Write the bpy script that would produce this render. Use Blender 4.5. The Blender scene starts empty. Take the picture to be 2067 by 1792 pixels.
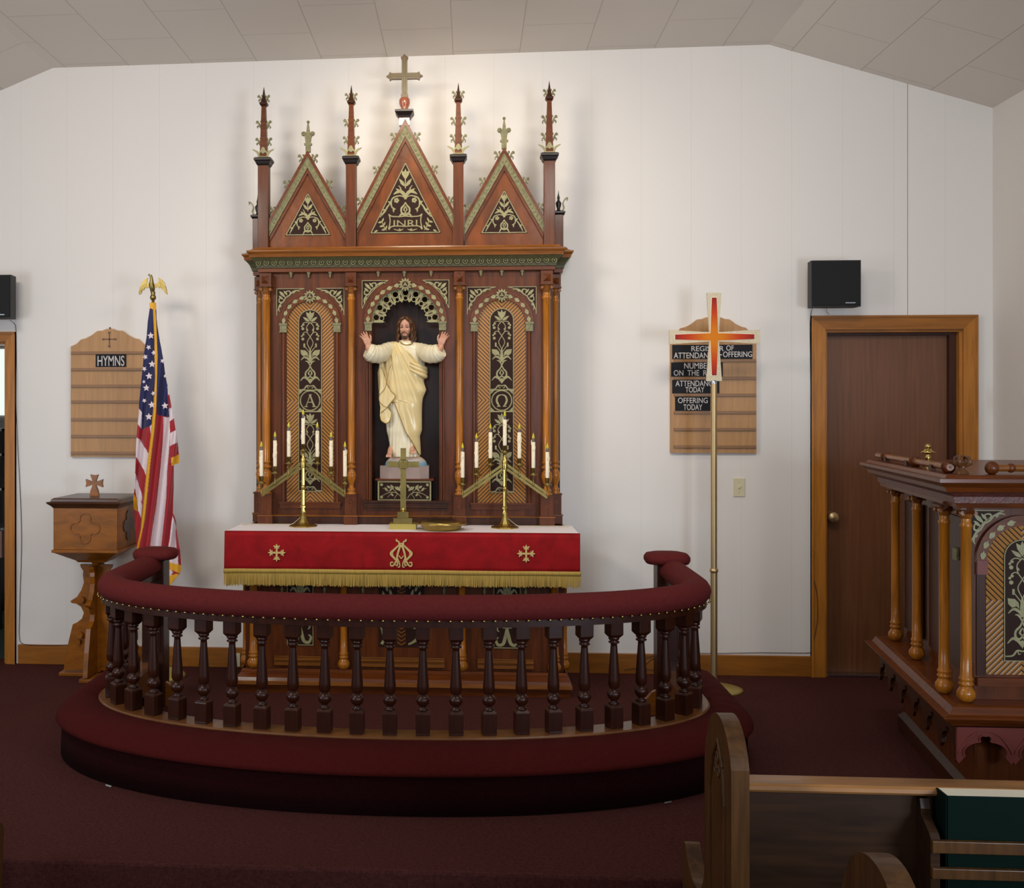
import bpy, bmesh, math, random
from mathutils import Vector, Matrix
random.seed(7)
PI = math.pi
# ------------------------------------------------------------------ camera, world, lights
sc = bpy.context.scene
F, TH, CX, HY, CAMD, CAMZ = 2170.0, 0.069, 797.0, 835.0, 6.71, 1.6
cam = bpy.data.cameras.new('camera'); camo = bpy.data.objects.new('camera', cam)
sc.collection.objects.link(camo); sc.camera = camo
camo.location = (0, -CAMD, CAMZ); camo.rotation_euler = (PI/2, 0, TH)
cam.sensor_fit = 'HORIZONTAL'; cam.sensor_width = 36; cam.lens = F/2067*36
cam.shift_x = (1033.5-CX)/2067; cam.shift_y = (HY-896)/2067
cam.clip_start = 0.05; cam.clip_end = 60
sc.view_settings.view_transform = 'Standard'; sc.view_settings.look = 'None'
sc.view_settings.gamma = 1; sc.view_settings.use_curve_mapping = False
sc.view_settings.exposure = 1.0
wd = bpy.data.worlds.new('world'); sc.world = wd; wd.use_nodes = True
wd.node_tree.nodes['Background'].inputs[0].default_value = (0.86, 0.93, 1.0, 1)
wd.node_tree.nodes['Background'].inputs[1].default_value = 0.13
def area(name, loc, target, sx, sy, power, col, spread=PI):
    l = bpy.data.lights.new(name, 'AREA'); l.shape = 'RECTANGLE'; l.size = sx; l.size_y = sy
    l.energy = power; l.color = col; l.spread = spread
    o = bpy.data.objects.new(name, l); sc.collection.objects.link(o); o.location = loc
    o.rotation_euler = (Vector(target)-Vector(loc)).to_track_quat('-Z', 'Y').to_euler(); return o
# daylight through the nave windows (right wall, left wall, rear), a ceiling spotlight over the chancel
area('window_light_right', (3.10, -6.2, 1.25), (.6, -.3, 1.6), 1.2, 1.2, 54, (0.72, 0.84, 1.0))
area('window_light_left', (-4.05, -4.4, 1.5), (-1, -.3, 1.6), 1.2, 1.4, 23, (0.80, 0.88, 1.0))
area('window_light_rear', (0.4, -9.4, 2.2), (0.0, 0, 1.6), 3.4, 1.8, 34, (0.84, 0.91, 1.0))
area('wall_fill_left', (-2.5, -3.5, 3.45), (-.9, 0, 1.7), 1.2, .4, 13, (1.0, .93, .84), math.radians(130))  # added fill lamp without a fitting; brightens the end wall, leaves the pews dark
area('wall_fill_right', (1.1, -2.8, 3.45), (.6, 0, 1.8), 1.0, .4, 8, (1.0, .94, .86), math.radians(130))  # second added fill for the end wall, set away from the pulpit
sp = bpy.data.lights.new('chancel_spotlight', 'SPOT'); spo = bpy.data.objects.new('chancel_spotlight', sp)
sc.collection.objects.link(spo); spo.location = (-.34, -1.25, 3.72)
spo.rotation_euler = (Vector((-.2, 0, 2.6))-Vector(spo.location)).to_track_quat('-Z', 'Y').to_euler()
sp.energy = 30; sp.color = (1.0, .86, .66); sp.spot_size = math.radians(125); sp.spot_blend = 1.0; sp.shadow_soft_size = .22

# ------------------------------------------------------------------ picture <-> room helpers
CT, ST = math.cos(TH), math.sin(TH)
def W(px, py, Y):            # the point of the plane at depth Y seen at a pixel
    u = (px-CX)/F; dx = CT*u-ST; dy = ST*u+CT; t = (Y+CAMD)/dy
    return (dx*t, CAMZ+(HY-py)/F*t)
def G(px, py, h=0.0):        # the point at height h seen at a pixel
    u = (px-CX)/F; dx = CT*u-ST; dy = ST*u+CT; t = (h-CAMZ)/((HY-py)/F)
    return (dx*t, -CAMD+dy*t)
def WX(px, Y): return W(px, HY, Y)[0]
def sca(Y, X=0.0): return F/(-ST*X+CT*(Y+CAMD))
# ------------------------------------------------------------------ materials
def lin(c): c /= 255.0; return c/12.92 if c <= .04045 else ((c+.055)/1.055)**2.4
def rgb(r, g, b): return (lin(r), lin(g), lin(b), 1)
MATS = {}; KD = .62
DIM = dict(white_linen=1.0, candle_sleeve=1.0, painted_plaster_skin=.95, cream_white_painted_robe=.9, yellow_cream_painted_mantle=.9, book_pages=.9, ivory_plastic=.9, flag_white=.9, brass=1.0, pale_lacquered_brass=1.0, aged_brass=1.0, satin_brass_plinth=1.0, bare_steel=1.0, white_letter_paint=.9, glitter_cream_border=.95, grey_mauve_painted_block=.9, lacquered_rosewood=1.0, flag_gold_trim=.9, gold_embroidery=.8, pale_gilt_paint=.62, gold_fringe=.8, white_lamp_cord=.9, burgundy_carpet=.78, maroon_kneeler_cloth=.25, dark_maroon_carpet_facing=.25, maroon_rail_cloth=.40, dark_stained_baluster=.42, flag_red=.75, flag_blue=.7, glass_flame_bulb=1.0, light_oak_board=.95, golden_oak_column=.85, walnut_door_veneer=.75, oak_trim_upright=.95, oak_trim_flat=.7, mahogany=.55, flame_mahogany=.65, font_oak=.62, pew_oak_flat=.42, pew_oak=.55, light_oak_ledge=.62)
def mat(name, col, rough=.5, metal=0.0, coat=0.0, spec=.5, sheen=0.0, noise=None, bump=None, emit=None):
    """noise=(scale, strength, stretch xyz); bump=(scale, strength, distance)"""
    m = bpy.data.materials.new(name); m.use_nodes = True; nt = m.node_tree; b = nt.nodes['Principled BSDF']
    kk = DIM.get(name, KD); col = (col[0]*kk, col[1]*kk, col[2]*kk, 1)
    b.inputs['Base Color'].default_value = col; b.inputs['Roughness'].default_value = rough
    b.inputs['Metallic'].default_value = metal; b.inputs['Coat Weight'].default_value = coat
    b.inputs['Coat Roughness'].default_value = .12; b.inputs['Specular IOR Level'].default_value = spec*(.55 if coat and not metal else 1)
    b.inputs['Sheen Weight'].default_value = sheen
    tc = nt.nodes.new('ShaderNodeTexCoord')
    if noise:
        mp = nt.nodes.new('ShaderNodeMapping'); mp.inputs['Scale'].default_value = noise[2]
        n = nt.nodes.new('ShaderNodeTexNoise'); n.inputs['Scale'].default_value = noise[0]; n.inputs['Detail'].default_value = 5
        n.inputs['Distortion'].default_value = .6
        nt.links.new(tc.outputs['Object'], mp.inputs[0]); nt.links.new(mp.outputs[0], n.inputs['Vector'])
        r = nt.nodes.new('ShaderNodeMapRange'); r.inputs[1].default_value = .3; r.inputs[2].default_value = .7
        r.inputs[3].default_value = 1-noise[1]; r.inputs[4].default_value = 1+noise[1]
        nt.links.new(n.outputs['Fac'], r.inputs[0])
        mx = nt.nodes.new('ShaderNodeVectorMath'); mx.operation = 'SCALE'; mx.inputs[0].default_value = col[:3]
        nt.links.new(r.outputs[0], mx.inputs['Scale']); nt.links.new(mx.outputs[0], b.inputs['Base Color'])
    if bump:
        n2 = nt.nodes.new('ShaderNodeTexNoise'); n2.inputs['Scale'].default_value = bump[0]; n2.inputs['Detail'].default_value = 3
        nt.links.new(tc.outputs['Object'], n2.inputs['Vector'])
        bp = nt.nodes.new('ShaderNodeBump'); bp.inputs['Strength'].default_value = bump[1]; bp.inputs['Distance'].default_value = bump[2]
        nt.links.new(n2.outputs['Fac'], bp.inputs['Height']); nt.links.new(bp.outputs[0], b.inputs['Normal'])
    if emit: b.inputs['Emission Color'].default_value = emit[0]; b.inputs['Emission Strength'].default_value = emit[1]
    MATS[name] = m; return m
VG = (14, 14, 1.2); HG = (1.2, 14, 14)
M_mah = mat('mahogany', rgb(120, 58, 14), 0.42, coat=0.15, noise=(3, .34, VG))
M_mahh = mat('mahogany_crossways', rgb(124, 60, 16), 0.4, coat=0.18, noise=(3, .34, HG))
M_mahd = mat('dark_mahogany', rgb(76, 36, 14), 0.45, coat=0.1, noise=(3, .35, VG))
M_gable = mat('flame_mahogany', rgb(136, 70, 20), 0.38, coat=0.2, noise=(2.4, .38, (5, 5, 2.2)), bump=(9, .25, .02))
M_oak = mat('golden_oak_column', rgb(178, 108, 28), 0.3, coat=0.35, noise=(4, .28, VG))
M_oakh = mat('golden_oak_ledge', rgb(158, 94, 34), 0.32, coat=0.3, noise=(4, .28, HG))
M_trim = mat('oak_trim_upright', rgb(176, 112, 40), .38, coat=.25, noise=(3, .2, VG))
M_trimh = mat('oak_trim_flat', rgb(174, 108, 38), .38, coat=.25, noise=(3, .2, HG))
M_door = mat('walnut_door_veneer', rgb(124, 76, 42), .5, noise=(3, .18, (18, 18, .8)))
M_board = mat('light_oak_board', rgb(178, 130, 76), .45, noise=(3, .14, (16, 16, 1.0)))
M_boardh = mat('light_oak_ledge', rgb(166, 116, 62), .4, noise=(3, .14, HG))
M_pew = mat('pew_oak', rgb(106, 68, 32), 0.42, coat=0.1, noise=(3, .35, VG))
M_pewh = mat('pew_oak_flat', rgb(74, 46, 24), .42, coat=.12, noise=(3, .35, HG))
M_pewr = mat('pew_rail_oak', rgb(176, 120, 66), .34, coat=.3, noise=(2.2, .42, (1.0, 9, 9)))
M_bal = mat('dark_stained_baluster', rgb(78, 34, 16), 0.38, coat=0.2, noise=(3, .3, VG))
M_sill = mat('stained_sill', rgb(130, 80, 38), .35, coat=.3, noise=(3, .25, (3, 3, 3)))
M_gold = mat('pale_gilt_paint', rgb(186, 178, 126), .45, spec=.4, noise=(30, .16, (1, 1, 1)), bump=(120, .25, .002))
M_gild = mat('aged_gilt_moulding', rgb(154, 148, 102), .5, noise=(60, .3, (1, 1, 1)), bump=(160, .6, .004))
M_cove = mat('olive_gilt_cove', rgb(98, 94, 60), .45, noise=(60, .25, (1, 1, 1)), bump=(160, .5, .004))
M_inl = mat('dark_inlay_ground', rgb(60, 34, 26), .55, spec=.15)
M_blk = mat('black_edge', rgb(34, 22, 18), .4)
M_brass = mat('brass', rgb(192, 168, 96), .27, metal=1.0, noise=(8, .15, (1, 1, 1)))
M_brassd = mat('aged_brass', rgb(146, 128, 76), .36, metal=1.0, noise=(14, .2, (1, 1, 1)))
M_brassl = mat('satin_brass_plinth', rgb(190, 170, 92), .42, metal=.85)
M_polebrass = mat('pale_lacquered_brass', rgb(196, 168, 122), 0.4, metal=.9)
M_copper = mat('lacquered_rosewood', rgb(150, 84, 60), .14, coat=1.0)
M_carpet = mat('burgundy_carpet', rgb(86, 46, 42), .95, spec=.1, noise=(90, .3, (1, 1, 1)), bump=(220, .8, .006))
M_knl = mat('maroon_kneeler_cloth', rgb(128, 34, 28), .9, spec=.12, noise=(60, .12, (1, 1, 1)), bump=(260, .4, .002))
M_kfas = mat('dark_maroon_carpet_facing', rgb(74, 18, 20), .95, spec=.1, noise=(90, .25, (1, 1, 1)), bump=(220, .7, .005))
M_rail = mat('maroon_rail_cloth', rgb(140, 52, 50), .88, spec=.12, noise=(70, .1, (1, 1, 1)), bump=(300, .35, .002))
M_red = mat('red_damask', rgb(180, 18, 24), .75, spec=.2, noise=(11, .2, (1, 1, 1)), bump=(420, .5, .002))
M_fringe = mat('gold_fringe', rgb(196, 160, 72), .7, noise=(9, .25, (30, 1, 1)))
M_emb = mat('gold_embroidery', rgb(222, 190, 118), .6)
M_linen = mat('white_linen', rgb(236, 228, 232), .85, bump=(40, .2, .004))
M_white = mat('candle_sleeve', rgb(240, 226, 196), .5)
M_flame = mat('glass_flame_bulb', rgb(206, 190, 40), .15, coat=.5)
M_bulbg = mat('clear_bulb_neck', rgb(130, 120, 118), .12, coat=.6)
M_black = mat('black_speaker_cabinet', rgb(26, 22, 22), .55)
M_grille = mat('black_grille_cloth', rgb(16, 16, 17), .8, bump=(500, .4, .002))
M_plate = mat('black_letter_card', rgb(34, 34, 40), .6, spec=.2)
M_letter = mat('white_letter_paint', rgb(214, 206, 200), .6)
M_ivory = mat('ivory_plastic', rgb(226, 216, 178), .4)
M_steel = mat('bare_steel', rgb(190, 196, 200), .25, metal=1.0)
M_wire = mat('dark_wire', rgb(60, 44, 38), .6)
M_cord = mat('white_lamp_cord', rgb(222, 206, 166), .5)
M_skin = mat('painted_plaster_skin', rgb(206, 152, 124), .38, coat=.2)
M_hair = mat('painted_plaster_hair', rgb(104, 70, 44), .42, coat=.15, noise=(40, .2, (1, 1, .5)))
M_robe = mat('cream_white_painted_robe', rgb(236, 224, 190), .34, coat=.35)
M_mantle = mat('yellow_cream_painted_mantle', rgb(232, 208, 150), .34, coat=.35)
M_hem = mat('gilt_hem_line', rgb(196, 150, 62), .35, metal=.3)
M_eye = mat('painted_eye', rgb(60, 40, 34), .4)
M_lip = mat('painted_lip', rgb(186, 98, 84), .4)
M_stoneb = mat('grey_mauve_painted_block', rgb(160, 138, 128), .5, noise=(6, .12, (1, 1, 1)))
M_green = mat('green_book_cloth', rgb(8, 30, 23), .85, spec=.08, bump=(300, .4, .001))
M_page = mat('book_pages', rgb(236, 224, 196), .7, noise=(4, .05, (1, 1, 200)))
M_gcar = mat('green_carpet', rgb(36, 62, 52), .95)
M_fblue = mat('flag_blue', rgb(38, 40, 92), .6, spec=.3, sheen=.2)
M_fred = mat('flag_red', rgb(182, 28, 40), .55, spec=.35, sheen=.2)
M_fwhite = mat('flag_white', rgb(232, 214, 216), .6, spec=.3)
M_fgold = mat('flag_gold_trim', rgb(236, 172, 34), .6)
M_sparkle = mat('glitter_cream_border', rgb(224, 210, 178), .5, metal=.1, noise=(220, .2, (1, 1, 1)), bump=(300, .9, .004))
M_redbox = mat('dark_red_box', rgb(110, 44, 40), .5)
M_font = mat('font_oak', rgb(170, 100, 18), 0.4, coat=0.1, noise=(3, .25, (3, 3, 8)))
M_fontd = mat('font_lid_walnut', rgb(92, 58, 38), 0.35, coat=0.2, noise=(3, .3, HG))
M_pedge = mat('reddish_gothic_tracery', rgb(150, 76, 66), .38, coat=.2, noise=(5, .2, (1, 1, 1)))
def nodemat(name, fn):
    m = bpy.data.materials.new(name); m.use_nodes = True; fn(m.node_tree, m.node_tree.nodes['Principled BSDF']); return m
def mth(nt, op, a, b=None):
    n = nt.nodes.new('ShaderNodeMath'); n.operation = op
    for i, v in enumerate((a, b)):
        if v is None: continue
        if isinstance(v, (int, float)): n.inputs[i].default_value = v
        else: nt.links.new(v, n.inputs[i])
    return n.outputs[0]
def _wall(nt, b):     # textured wall board with thin vertical joints
    tc = nt.nodes.new('ShaderNodeTexCoord'); s = nt.nodes.new('ShaderNodeSeparateXYZ'); nt.links.new(tc.outputs['Object'], s.inputs[0])
    fr = mth(nt, 'FRACT', mth(nt, 'DIVIDE', mth(nt, 'ADD', s.outputs[0], 20.083), .302))
    ln = mth(nt, 'LESS_THAN', fr, .009)
    ln2 = mth(nt, 'LESS_THAN', mth(nt, 'ABSOLUTE', mth(nt, 'SUBTRACT', s.outputs[0], WX(1832, 0))), .0028)
    ln2 = mth(nt, 'MULTIPLY', ln2, mth(nt, 'GREATER_THAN', s.outputs[2], 2.1))
    n = nt.nodes.new('ShaderNodeTexNoise'); n.inputs['Scale'].default_value = 240
    nt.links.new(tc.outputs['Object'], n.inputs['Vector'])
    h = mth(nt, 'SUBTRACT', mth(nt, 'MULTIPLY', n.outputs['Fac'], .25), ln)
    bp = nt.nodes.new('ShaderNodeBump'); bp.inputs['Strength'].default_value = .25; bp.inputs['Distance'].default_value = .002
    nt.links.new(h, bp.inputs['Height']); nt.links.new(bp.outputs[0], b.inputs['Normal'])
    mx = nt.nodes.new('ShaderNodeMix'); mx.data_type = 'RGBA'
    mx.inputs[6].default_value = rgb(230, 224, 217); mx.inputs[7].default_value = rgb(150, 138, 128)
    nt.links.new(mth(nt, 'ADD', mth(nt, 'MULTIPLY', ln, .16), mth(nt, 'MULTIPLY', ln2, .75)), mx.inputs[0])
    nt.links.new(mx.outputs[2], b.inputs['Base Color']); b.inputs['Roughness'].default_value = .8
    b.inputs['Specular IOR Level'].default_value = .2
M_wall = nodemat('white_wall_board', _wall)
def _ceil(nt, b):
    tc = nt.nodes.new('ShaderNodeTexCoord'); mp = nt.nodes.new('ShaderNodeMapping')
    mp.inputs['Rotation'].default_value = (0, 0, PI/2); mp.inputs['Location'].default_value = (.35, .10, 0)
    nt.links.new(tc.outputs['Object'], mp.inputs[0])
    br = nt.nodes.new('ShaderNodeTexBrick'); nt.links.new(mp.outputs[0], br.inputs['Vector'])
    br.inputs['Scale'].default_value = 1; br.inputs['Brick Width'].default_value = .82; br.inputs['Row Height'].default_value = .412
    br.inputs['Mortar Size'].default_value = .0035; br.inputs['Mortar Smooth'].default_value = .3
    br.inputs['Color1'].default_value = rgb(216, 206, 194); br.inputs['Color2'].default_value = rgb(215, 205, 193)
    br.inputs['Mortar'].default_value = rgb(190, 180, 169)
    nt.links.new(br.outputs['Color'], b.inputs['Base Color']); b.inputs['Roughness'].default_value = .55
    bp = nt.nodes.new('ShaderNodeBump'); bp.inputs['Strength'].default_value = .5; bp.inputs['Distance'].default_value = .004; bp.invert = True
    nt.links.new(br.outputs['Fac'], bp.inputs['Height']); nt.links.new(bp.outputs[0], b.inputs['Normal'])
M_ceil = nodemat('ceiling_board', _ceil)
def _herr(nt, b):     # herringbone slats, mirrored about the object's origin
    tc = nt.nodes.new('ShaderNodeTexCoord'); s = nt.nodes.new('ShaderNodeSeparateXYZ'); nt.links.new(tc.outputs['Object'], s.inputs[0])
    t = mth(nt, 'SUBTRACT', mth(nt, 'ABSOLUTE', s.outputs[2]), mth(nt, 'ABSOLUTE', s.outputs[0]))
    fr = mth(nt, 'FRACT', mth(nt, 'DIVIDE', mth(nt, 'ADD', t, 10.0), 0.0232))
    tri = mth(nt, 'ABSOLUTE', mth(nt, 'SUBTRACT', fr, .5))
    gro = mth(nt, 'GREATER_THAN', tri, .36)
    mx = nt.nodes.new('ShaderNodeMix'); mx.data_type = 'RGBA'
    mx.inputs[6].default_value = rgb(166, 112, 48); mx.inputs[7].default_value = rgb(44, 20, 10)
    nt.links.new(gro, mx.inputs[0]); nt.links.new(mx.outputs[2], b.inputs['Base Color'])
    bp = nt.nodes.new('ShaderNodeBump'); bp.inputs['Strength'].default_value = .7; bp.inputs['Distance'].default_value = .006; bp.invert = True
    nt.links.new(tri, bp.inputs['Height']); nt.links.new(bp.outputs[0], b.inputs['Normal'])
    b.inputs['Roughness'].default_value = .4; b.inputs['Coat Weight'].default_value = .1; b.inputs['Specular IOR Level'].default_value = .3
M_herr = nodemat('herringbone_oak_slats', _herr)
def _flame(nt, b):    # enamel: orange in the middle of the cross, red at the arm ends
    tc = nt.nodes.new('ShaderNodeTexCoord'); v = nt.nodes.new('ShaderNodeVectorMath'); v.operation = 'LENGTH'
    nt.links.new(tc.outputs['Object'], v.inputs[0]); cr = nt.nodes.new('ShaderNodeValToRGB')
    nt.links.new(mth(nt, 'DIVIDE', v.outputs['Value'], .25), cr.inputs[0])
    e = cr.color_ramp.elements; e[0].position = .15; e[0].color = rgb(214, 122, 8); e[1].position = .95; e[1].color = rgb(140, 14, 24)
    k = e.new(.55); k.color = rgb(196, 62, 12)
    nt.links.new(cr.outputs[0], b.inputs['Base Color']); b.inputs['Roughness'].default_value = .55; b.inputs['Specular IOR Level'].default_value = .2
M_enamel = nodemat('orange_red_enamel', _flame)
def _dome(nt, b):
    tc = nt.nodes.new('ShaderNodeTexCoord'); s = nt.nodes.new('ShaderNodeSeparateXYZ'); nt.links.new(tc.outputs['Generated'], s.inputs[0])
    cr = nt.nodes.new('ShaderNodeValToRGB'); nt.links.new(s.outputs[2], cr.inputs[0])
    e = cr.color_ramp.elements; e[0].color = rgb(110, 150, 170); e[1].color = rgb(236, 200, 168); e[0].position = .2; e[1].position = .75
    nt.links.new(cr.outputs[0], b.inputs['Base Color']); b.inputs['Roughness'].default_value = .4
M_dome = nodemat('painted_cloud_base', _dome)
def _curt(nt, b):
    b.inputs['Base Color'].default_value = rgb(236, 236, 228); b.inputs['Emission Color'].default_value = rgb(226, 236, 228)
    b.inputs['Emission Strength'].default_value = .55
M_curt = nodemat('sunlit_net_curtain', _curt)

# ------------------------------------------------------------------ mesh builder
class MB:
    k = 0
    def __init__(s): s.v = []; s.f = []; s.m = []; s.sm = []
    def add(s, vs, fs, mi=0, smooth=False):
        o = len(s.v); s.v += [tuple(p) for p in vs]
        for f in fs: s.f.append([i+o for i in f]); s.m.append(mi); s.sm.append(smooth)
    def box(s, x0, x1, y0, y1, z0, z1, mi=0, b=0.0):
        if x0 > x1: x0, x1 = x1, x0
        if y0 > y1: y0, y1 = y1, y0
        if z0 > z1: z0, z1 = z1, z0
        b = min(b, (x1-x0)*.4, (y1-y0)*.4, (z1-z0)*.4)
        if b <= 0:
            s.add([(x0,y0,z0),(x1,y0,z0),(x1,y1,z0),(x0,y1,z0),(x0,y0,z1),(x1,y0,z1),(x1,y1,z1),(x0,y1,z1)],
                  [(0,3,2,1),(4,5,6,7),(0,1,5,4),(1,2,6,5),(2,3,7,6),(3,0,4,7)], mi); return
        bm = bmesh.new(); bmesh.ops.create_cube(bm, size=1)
        for v in bm.verts: v.co = Vector(((x0+x1)/2+v.co.x*(x1-x0), (y0+y1)/2+v.co.y*(y1-y0), (z0+z1)/2+v.co.z*(z1-z0)))
        bmesh.ops.bevel(bm, geom=bm.edges[:], offset=b, segments=2, profile=.5, affect='EDGES')
        s.bm(bm, mi)
    def bm(s, bm, mi=0, smooth=False):
        bm.verts.ensure_lookup_table(); bm.verts.index_update()
        s.add([v.co[:] for v in bm.verts], [[v.index for v in f.verts] for f in bm.faces], mi, smooth); bm.free()
    def prism(s, poly, y0, y1, mi=0, axis='y', smooth=False):
        """poly in the XZ plane extruded along y (axis 'y'), in the YZ plane along x ('x'), or XY along z ('z')"""
        if y0 > y1: y0, y1 = y1, y0
        MB.k = (MB.k+1) % 61; y0 -= MB.k*6e-6
        n = len(poly); ar = sum(poly[i][0]*poly[(i+1) % n][1]-poly[(i+1) % n][0]*poly[i][1] for i in range(n))
        if ar < 0: poly = poly[::-1]
        def P(p, d): return (p[0], d, p[1]) if axis == 'y' else ((d, p[0], p[1]) if axis == 'x' else (p[0], p[1], d))
        vs = [P(p, y0) for p in poly]+[P(p, y1) for p in poly]
        front = list(range(n)); back = [i+n for i in range(n)][::-1]
        sides = [(i+n if False else i, i+n, (i+1) % n+n, (i+1) % n) for i in range(n)]
        if axis == 'y': s.add(vs, [front, back], mi); s.add(vs, [f for f in sides], mi, smooth)
        else: s.add(vs, [front[::-1], back[::-1]], mi); s.add(vs, [f[::-1] for f in sides], mi, smooth)
    def lathe(s, prof, cx, cy, n=24, mi=0, smooth=True, z0=0.0, sx=1.0, sy=1.0, rot=0.0):
        """prof = [(radius, z)] around the vertical through cx, cy"""
        vs = []; fs = []
        for r, z in prof:
            for k in range(n):
                a = 2*PI*k/n+rot; vs.append((cx+r*sx*math.cos(a), cy+r*sy*math.sin(a), z+z0))
        for i in range(len(prof)-1):
            for k in range(n):
                k2 = (k+1) % n; fs.append((i*n+k, i*n+k2, (i+1)*n+k2, (i+1)*n+k))
        up = prof[-1][1] >= prof[0][1]
        if not up: fs = [f[::-1] for f in fs]
        s.add(vs, fs, mi, smooth)
        if prof[0][0] > 1e-5: s.add(vs[:n], [list(range(n))[::-1] if up else list(range(n))], mi)
        if prof[-1][0] > 1e-5: s.add(vs[-n:], [list(range(n)) if up else list(range(n))[::-1]], mi)
    def tube(s, path, rad, n=10, mi=0, closed=False, sy=1.0, smooth=True, cap=True):
        """tube along 3-D points; rad a number or one radius per point"""
        P = [Vector(p) for p in path]; N = len(P)
        R = rad if isinstance(rad, (list, tuple)) else [rad]*N
        vs = []; fs = []; up = Vector((0, 0, 1))
        T = []
        for i in range(N):
            a = P[(i-1) % N] if (closed or i > 0) else P[i]; b = P[(i+1) % N] if (closed or i < N-1) else P[i]
            t = (b-a); T.append(t.normalized() if t.length > 1e-9 else Vector((1, 0, 0)))
        ref = up if abs(T[0].dot(up)) < .9 else Vector((0, 1, 0))
        nrm = (ref-T[0]*ref.dot(T[0])).normalized()
        for i in range(N):
            nrm = (nrm-T[i]*nrm.dot(T[i])); nrm = nrm.normalized() if nrm.length > 1e-6 else Vector((0, 1, 0))
            bi = T[i].cross(nrm)
            for k in range(n):
                a = 2*PI*k/n; vs.append(P[i]+nrm*(R[i]*math.cos(a))+bi*(R[i]*sy*math.sin(a)))
        for i in range(N if closed else N-1):
            j = (i+1) % N
            for k in range(n):
                k2 = (k+1) % n; fs.append((i*n+k, i*n+k2, j*n+k2, j*n+k))
        s.add(vs, fs, mi, smooth)
        if cap and not closed:
            s.add(vs[:n], [list(range(n))[::-1]], mi); s.add(vs[-n:], [list(range(n))], mi)
    def ball(s, c, r, mi=0, n=16, m=10):
        rx, ry, rz = r if isinstance(r, (list, tuple)) else (r, r, r)
        vs = []; fs = []
        for i in range(m+1):
            p = PI*i/m
            for k in range(n):
                a = 2*PI*k/n; vs.append((c[0]+rx*math.sin(p)*math.cos(a), c[1]+ry*math.sin(p)*math.sin(a), c[2]-rz*math.cos(p)))
        for i in range(m):
            for k in range(n):
                k2 = (k+1) % n; fs.append((i*n+k, i*n+k2, (i+1)*n+k2, (i+1)*n+k))
        s.add(vs, fs, mi, True)
    def loft(s, rings, mi=0, smooth=True, closed=True, caps=True):
        n = len(rings[0]); vs = [p for r in rings for p in r]; fs = []
        for i in range(len(rings)-1):
            for k in range(n if closed else n-1):
                k2 = (k+1) % n; fs.append((i*n+k, i*n+k2, (i+1)*n+k2, (i+1)*n+k))
        s.add(vs, fs, mi, smooth)
        if caps and closed: s.add(rings[0], [list(range(n))[::-1]], mi); s.add(rings[-1], [list(range(n))], mi)
    def stroke(s, pts, w, y0, y1, mi=0, steps=6):
        """flat curved stroke in the XZ plane; w = width or widths along it"""
        c = smooth_path(pts, steps); N = len(c); MB.k = (MB.k+1) % 61; y0 -= MB.k*6e-6
        if not isinstance(w, (list, tuple)): w = [w, w]
        L = []; Rr = []
        for i in range(N):
            a = c[max(i-1, 0)]; b = c[min(i+1, N-1)]; dx, dz = b[0]-a[0], b[1]-a[1]; l = math.hypot(dx, dz) or 1
            t = i/(N-1)*(len(w)-1); k = min(int(t), len(w)-2); ww = (w[k]+(w[k+1]-w[k])*(t-k))/2
            L.append((c[i][0]-dz/l*ww, c[i][1]+dx/l*ww)); Rr.append((c[i][0]+dz/l*ww, c[i][1]-dx/l*ww))
        vs = [(p[0], y0, p[1]) for p in L+Rr]+[(p[0], y1, p[1]) for p in L+Rr]; fs = []; M = 2*N
        for i in range(N-1):
            fs += [(i, i+1, N+i+1, N+i), (i, i+M, i+1+M, i+1), (N+i, N+i+1, N+i+1+M, N+i+M)]
        s.add(vs, fs, mi)
    def disc(s, x, z, r, y0, y1, mi=0, n=14): s.prism([(x+r*math.cos(2*PI*k/n), z+r*math.sin(2*PI*k/n)) for k in range(n)], y0, y1, mi)
    def leaf(s, x0, z0, x1, z1, w, y0, y1, mi=0):
        dx, dz = x1-x0, z1-z0; l = math.hypot(dx, dz) or 1; nx, nz = -dz/l, dx/l; p = []
        for t, k in ((0, 0), (.2, .7), (.45, 1), (.75, .6), (1, 0), (.75, -.6), (.45, -1), (.2, -.7)):
            p.append((x0+dx*t+nx*w/2*k, z0+dz*t+nz*w/2*k))
        s.prism(p, y0, y1, mi)
    def build(s, name, mats, parent=None, origin=None, clean=False):
        me = bpy.data.meshes.new(name); off = Vector((0, 0, 0))
        po = Vector((0, 0, 0)); q = parent
        while q: po += q.location; q = q.parent
        og = Vector(origin) if origin is not None else po
        me.from_pydata([tuple(Vector(p)-og) for p in s.v], [], s.f)
        if not isinstance(mats, (list, tuple)): mats = [mats]
        for m in mats: me.materials.append(m)
        for p, mi, sm in zip(me.polygons, s.m, s.sm): p.material_index = mi; p.use_smooth = sm
        me.validate(); me.update()
        if clean:
            bm = bmesh.new(); bm.from_mesh(me); bmesh.ops.remove_doubles(bm, verts=bm.verts, dist=1e-5)
            bmesh.ops.recalc_face_normals(bm, faces=bm.faces); bm.to_mesh(me); bm.free()
        o = bpy.data.objects.new(name, me); sc.collection.objects.link(o)
        if parent: o.parent = parent
        o.location = og-po if origin is not None else (0, 0, 0)
        if origin is None and parent is None: o.location = (0, 0, 0)
        return o
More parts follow.
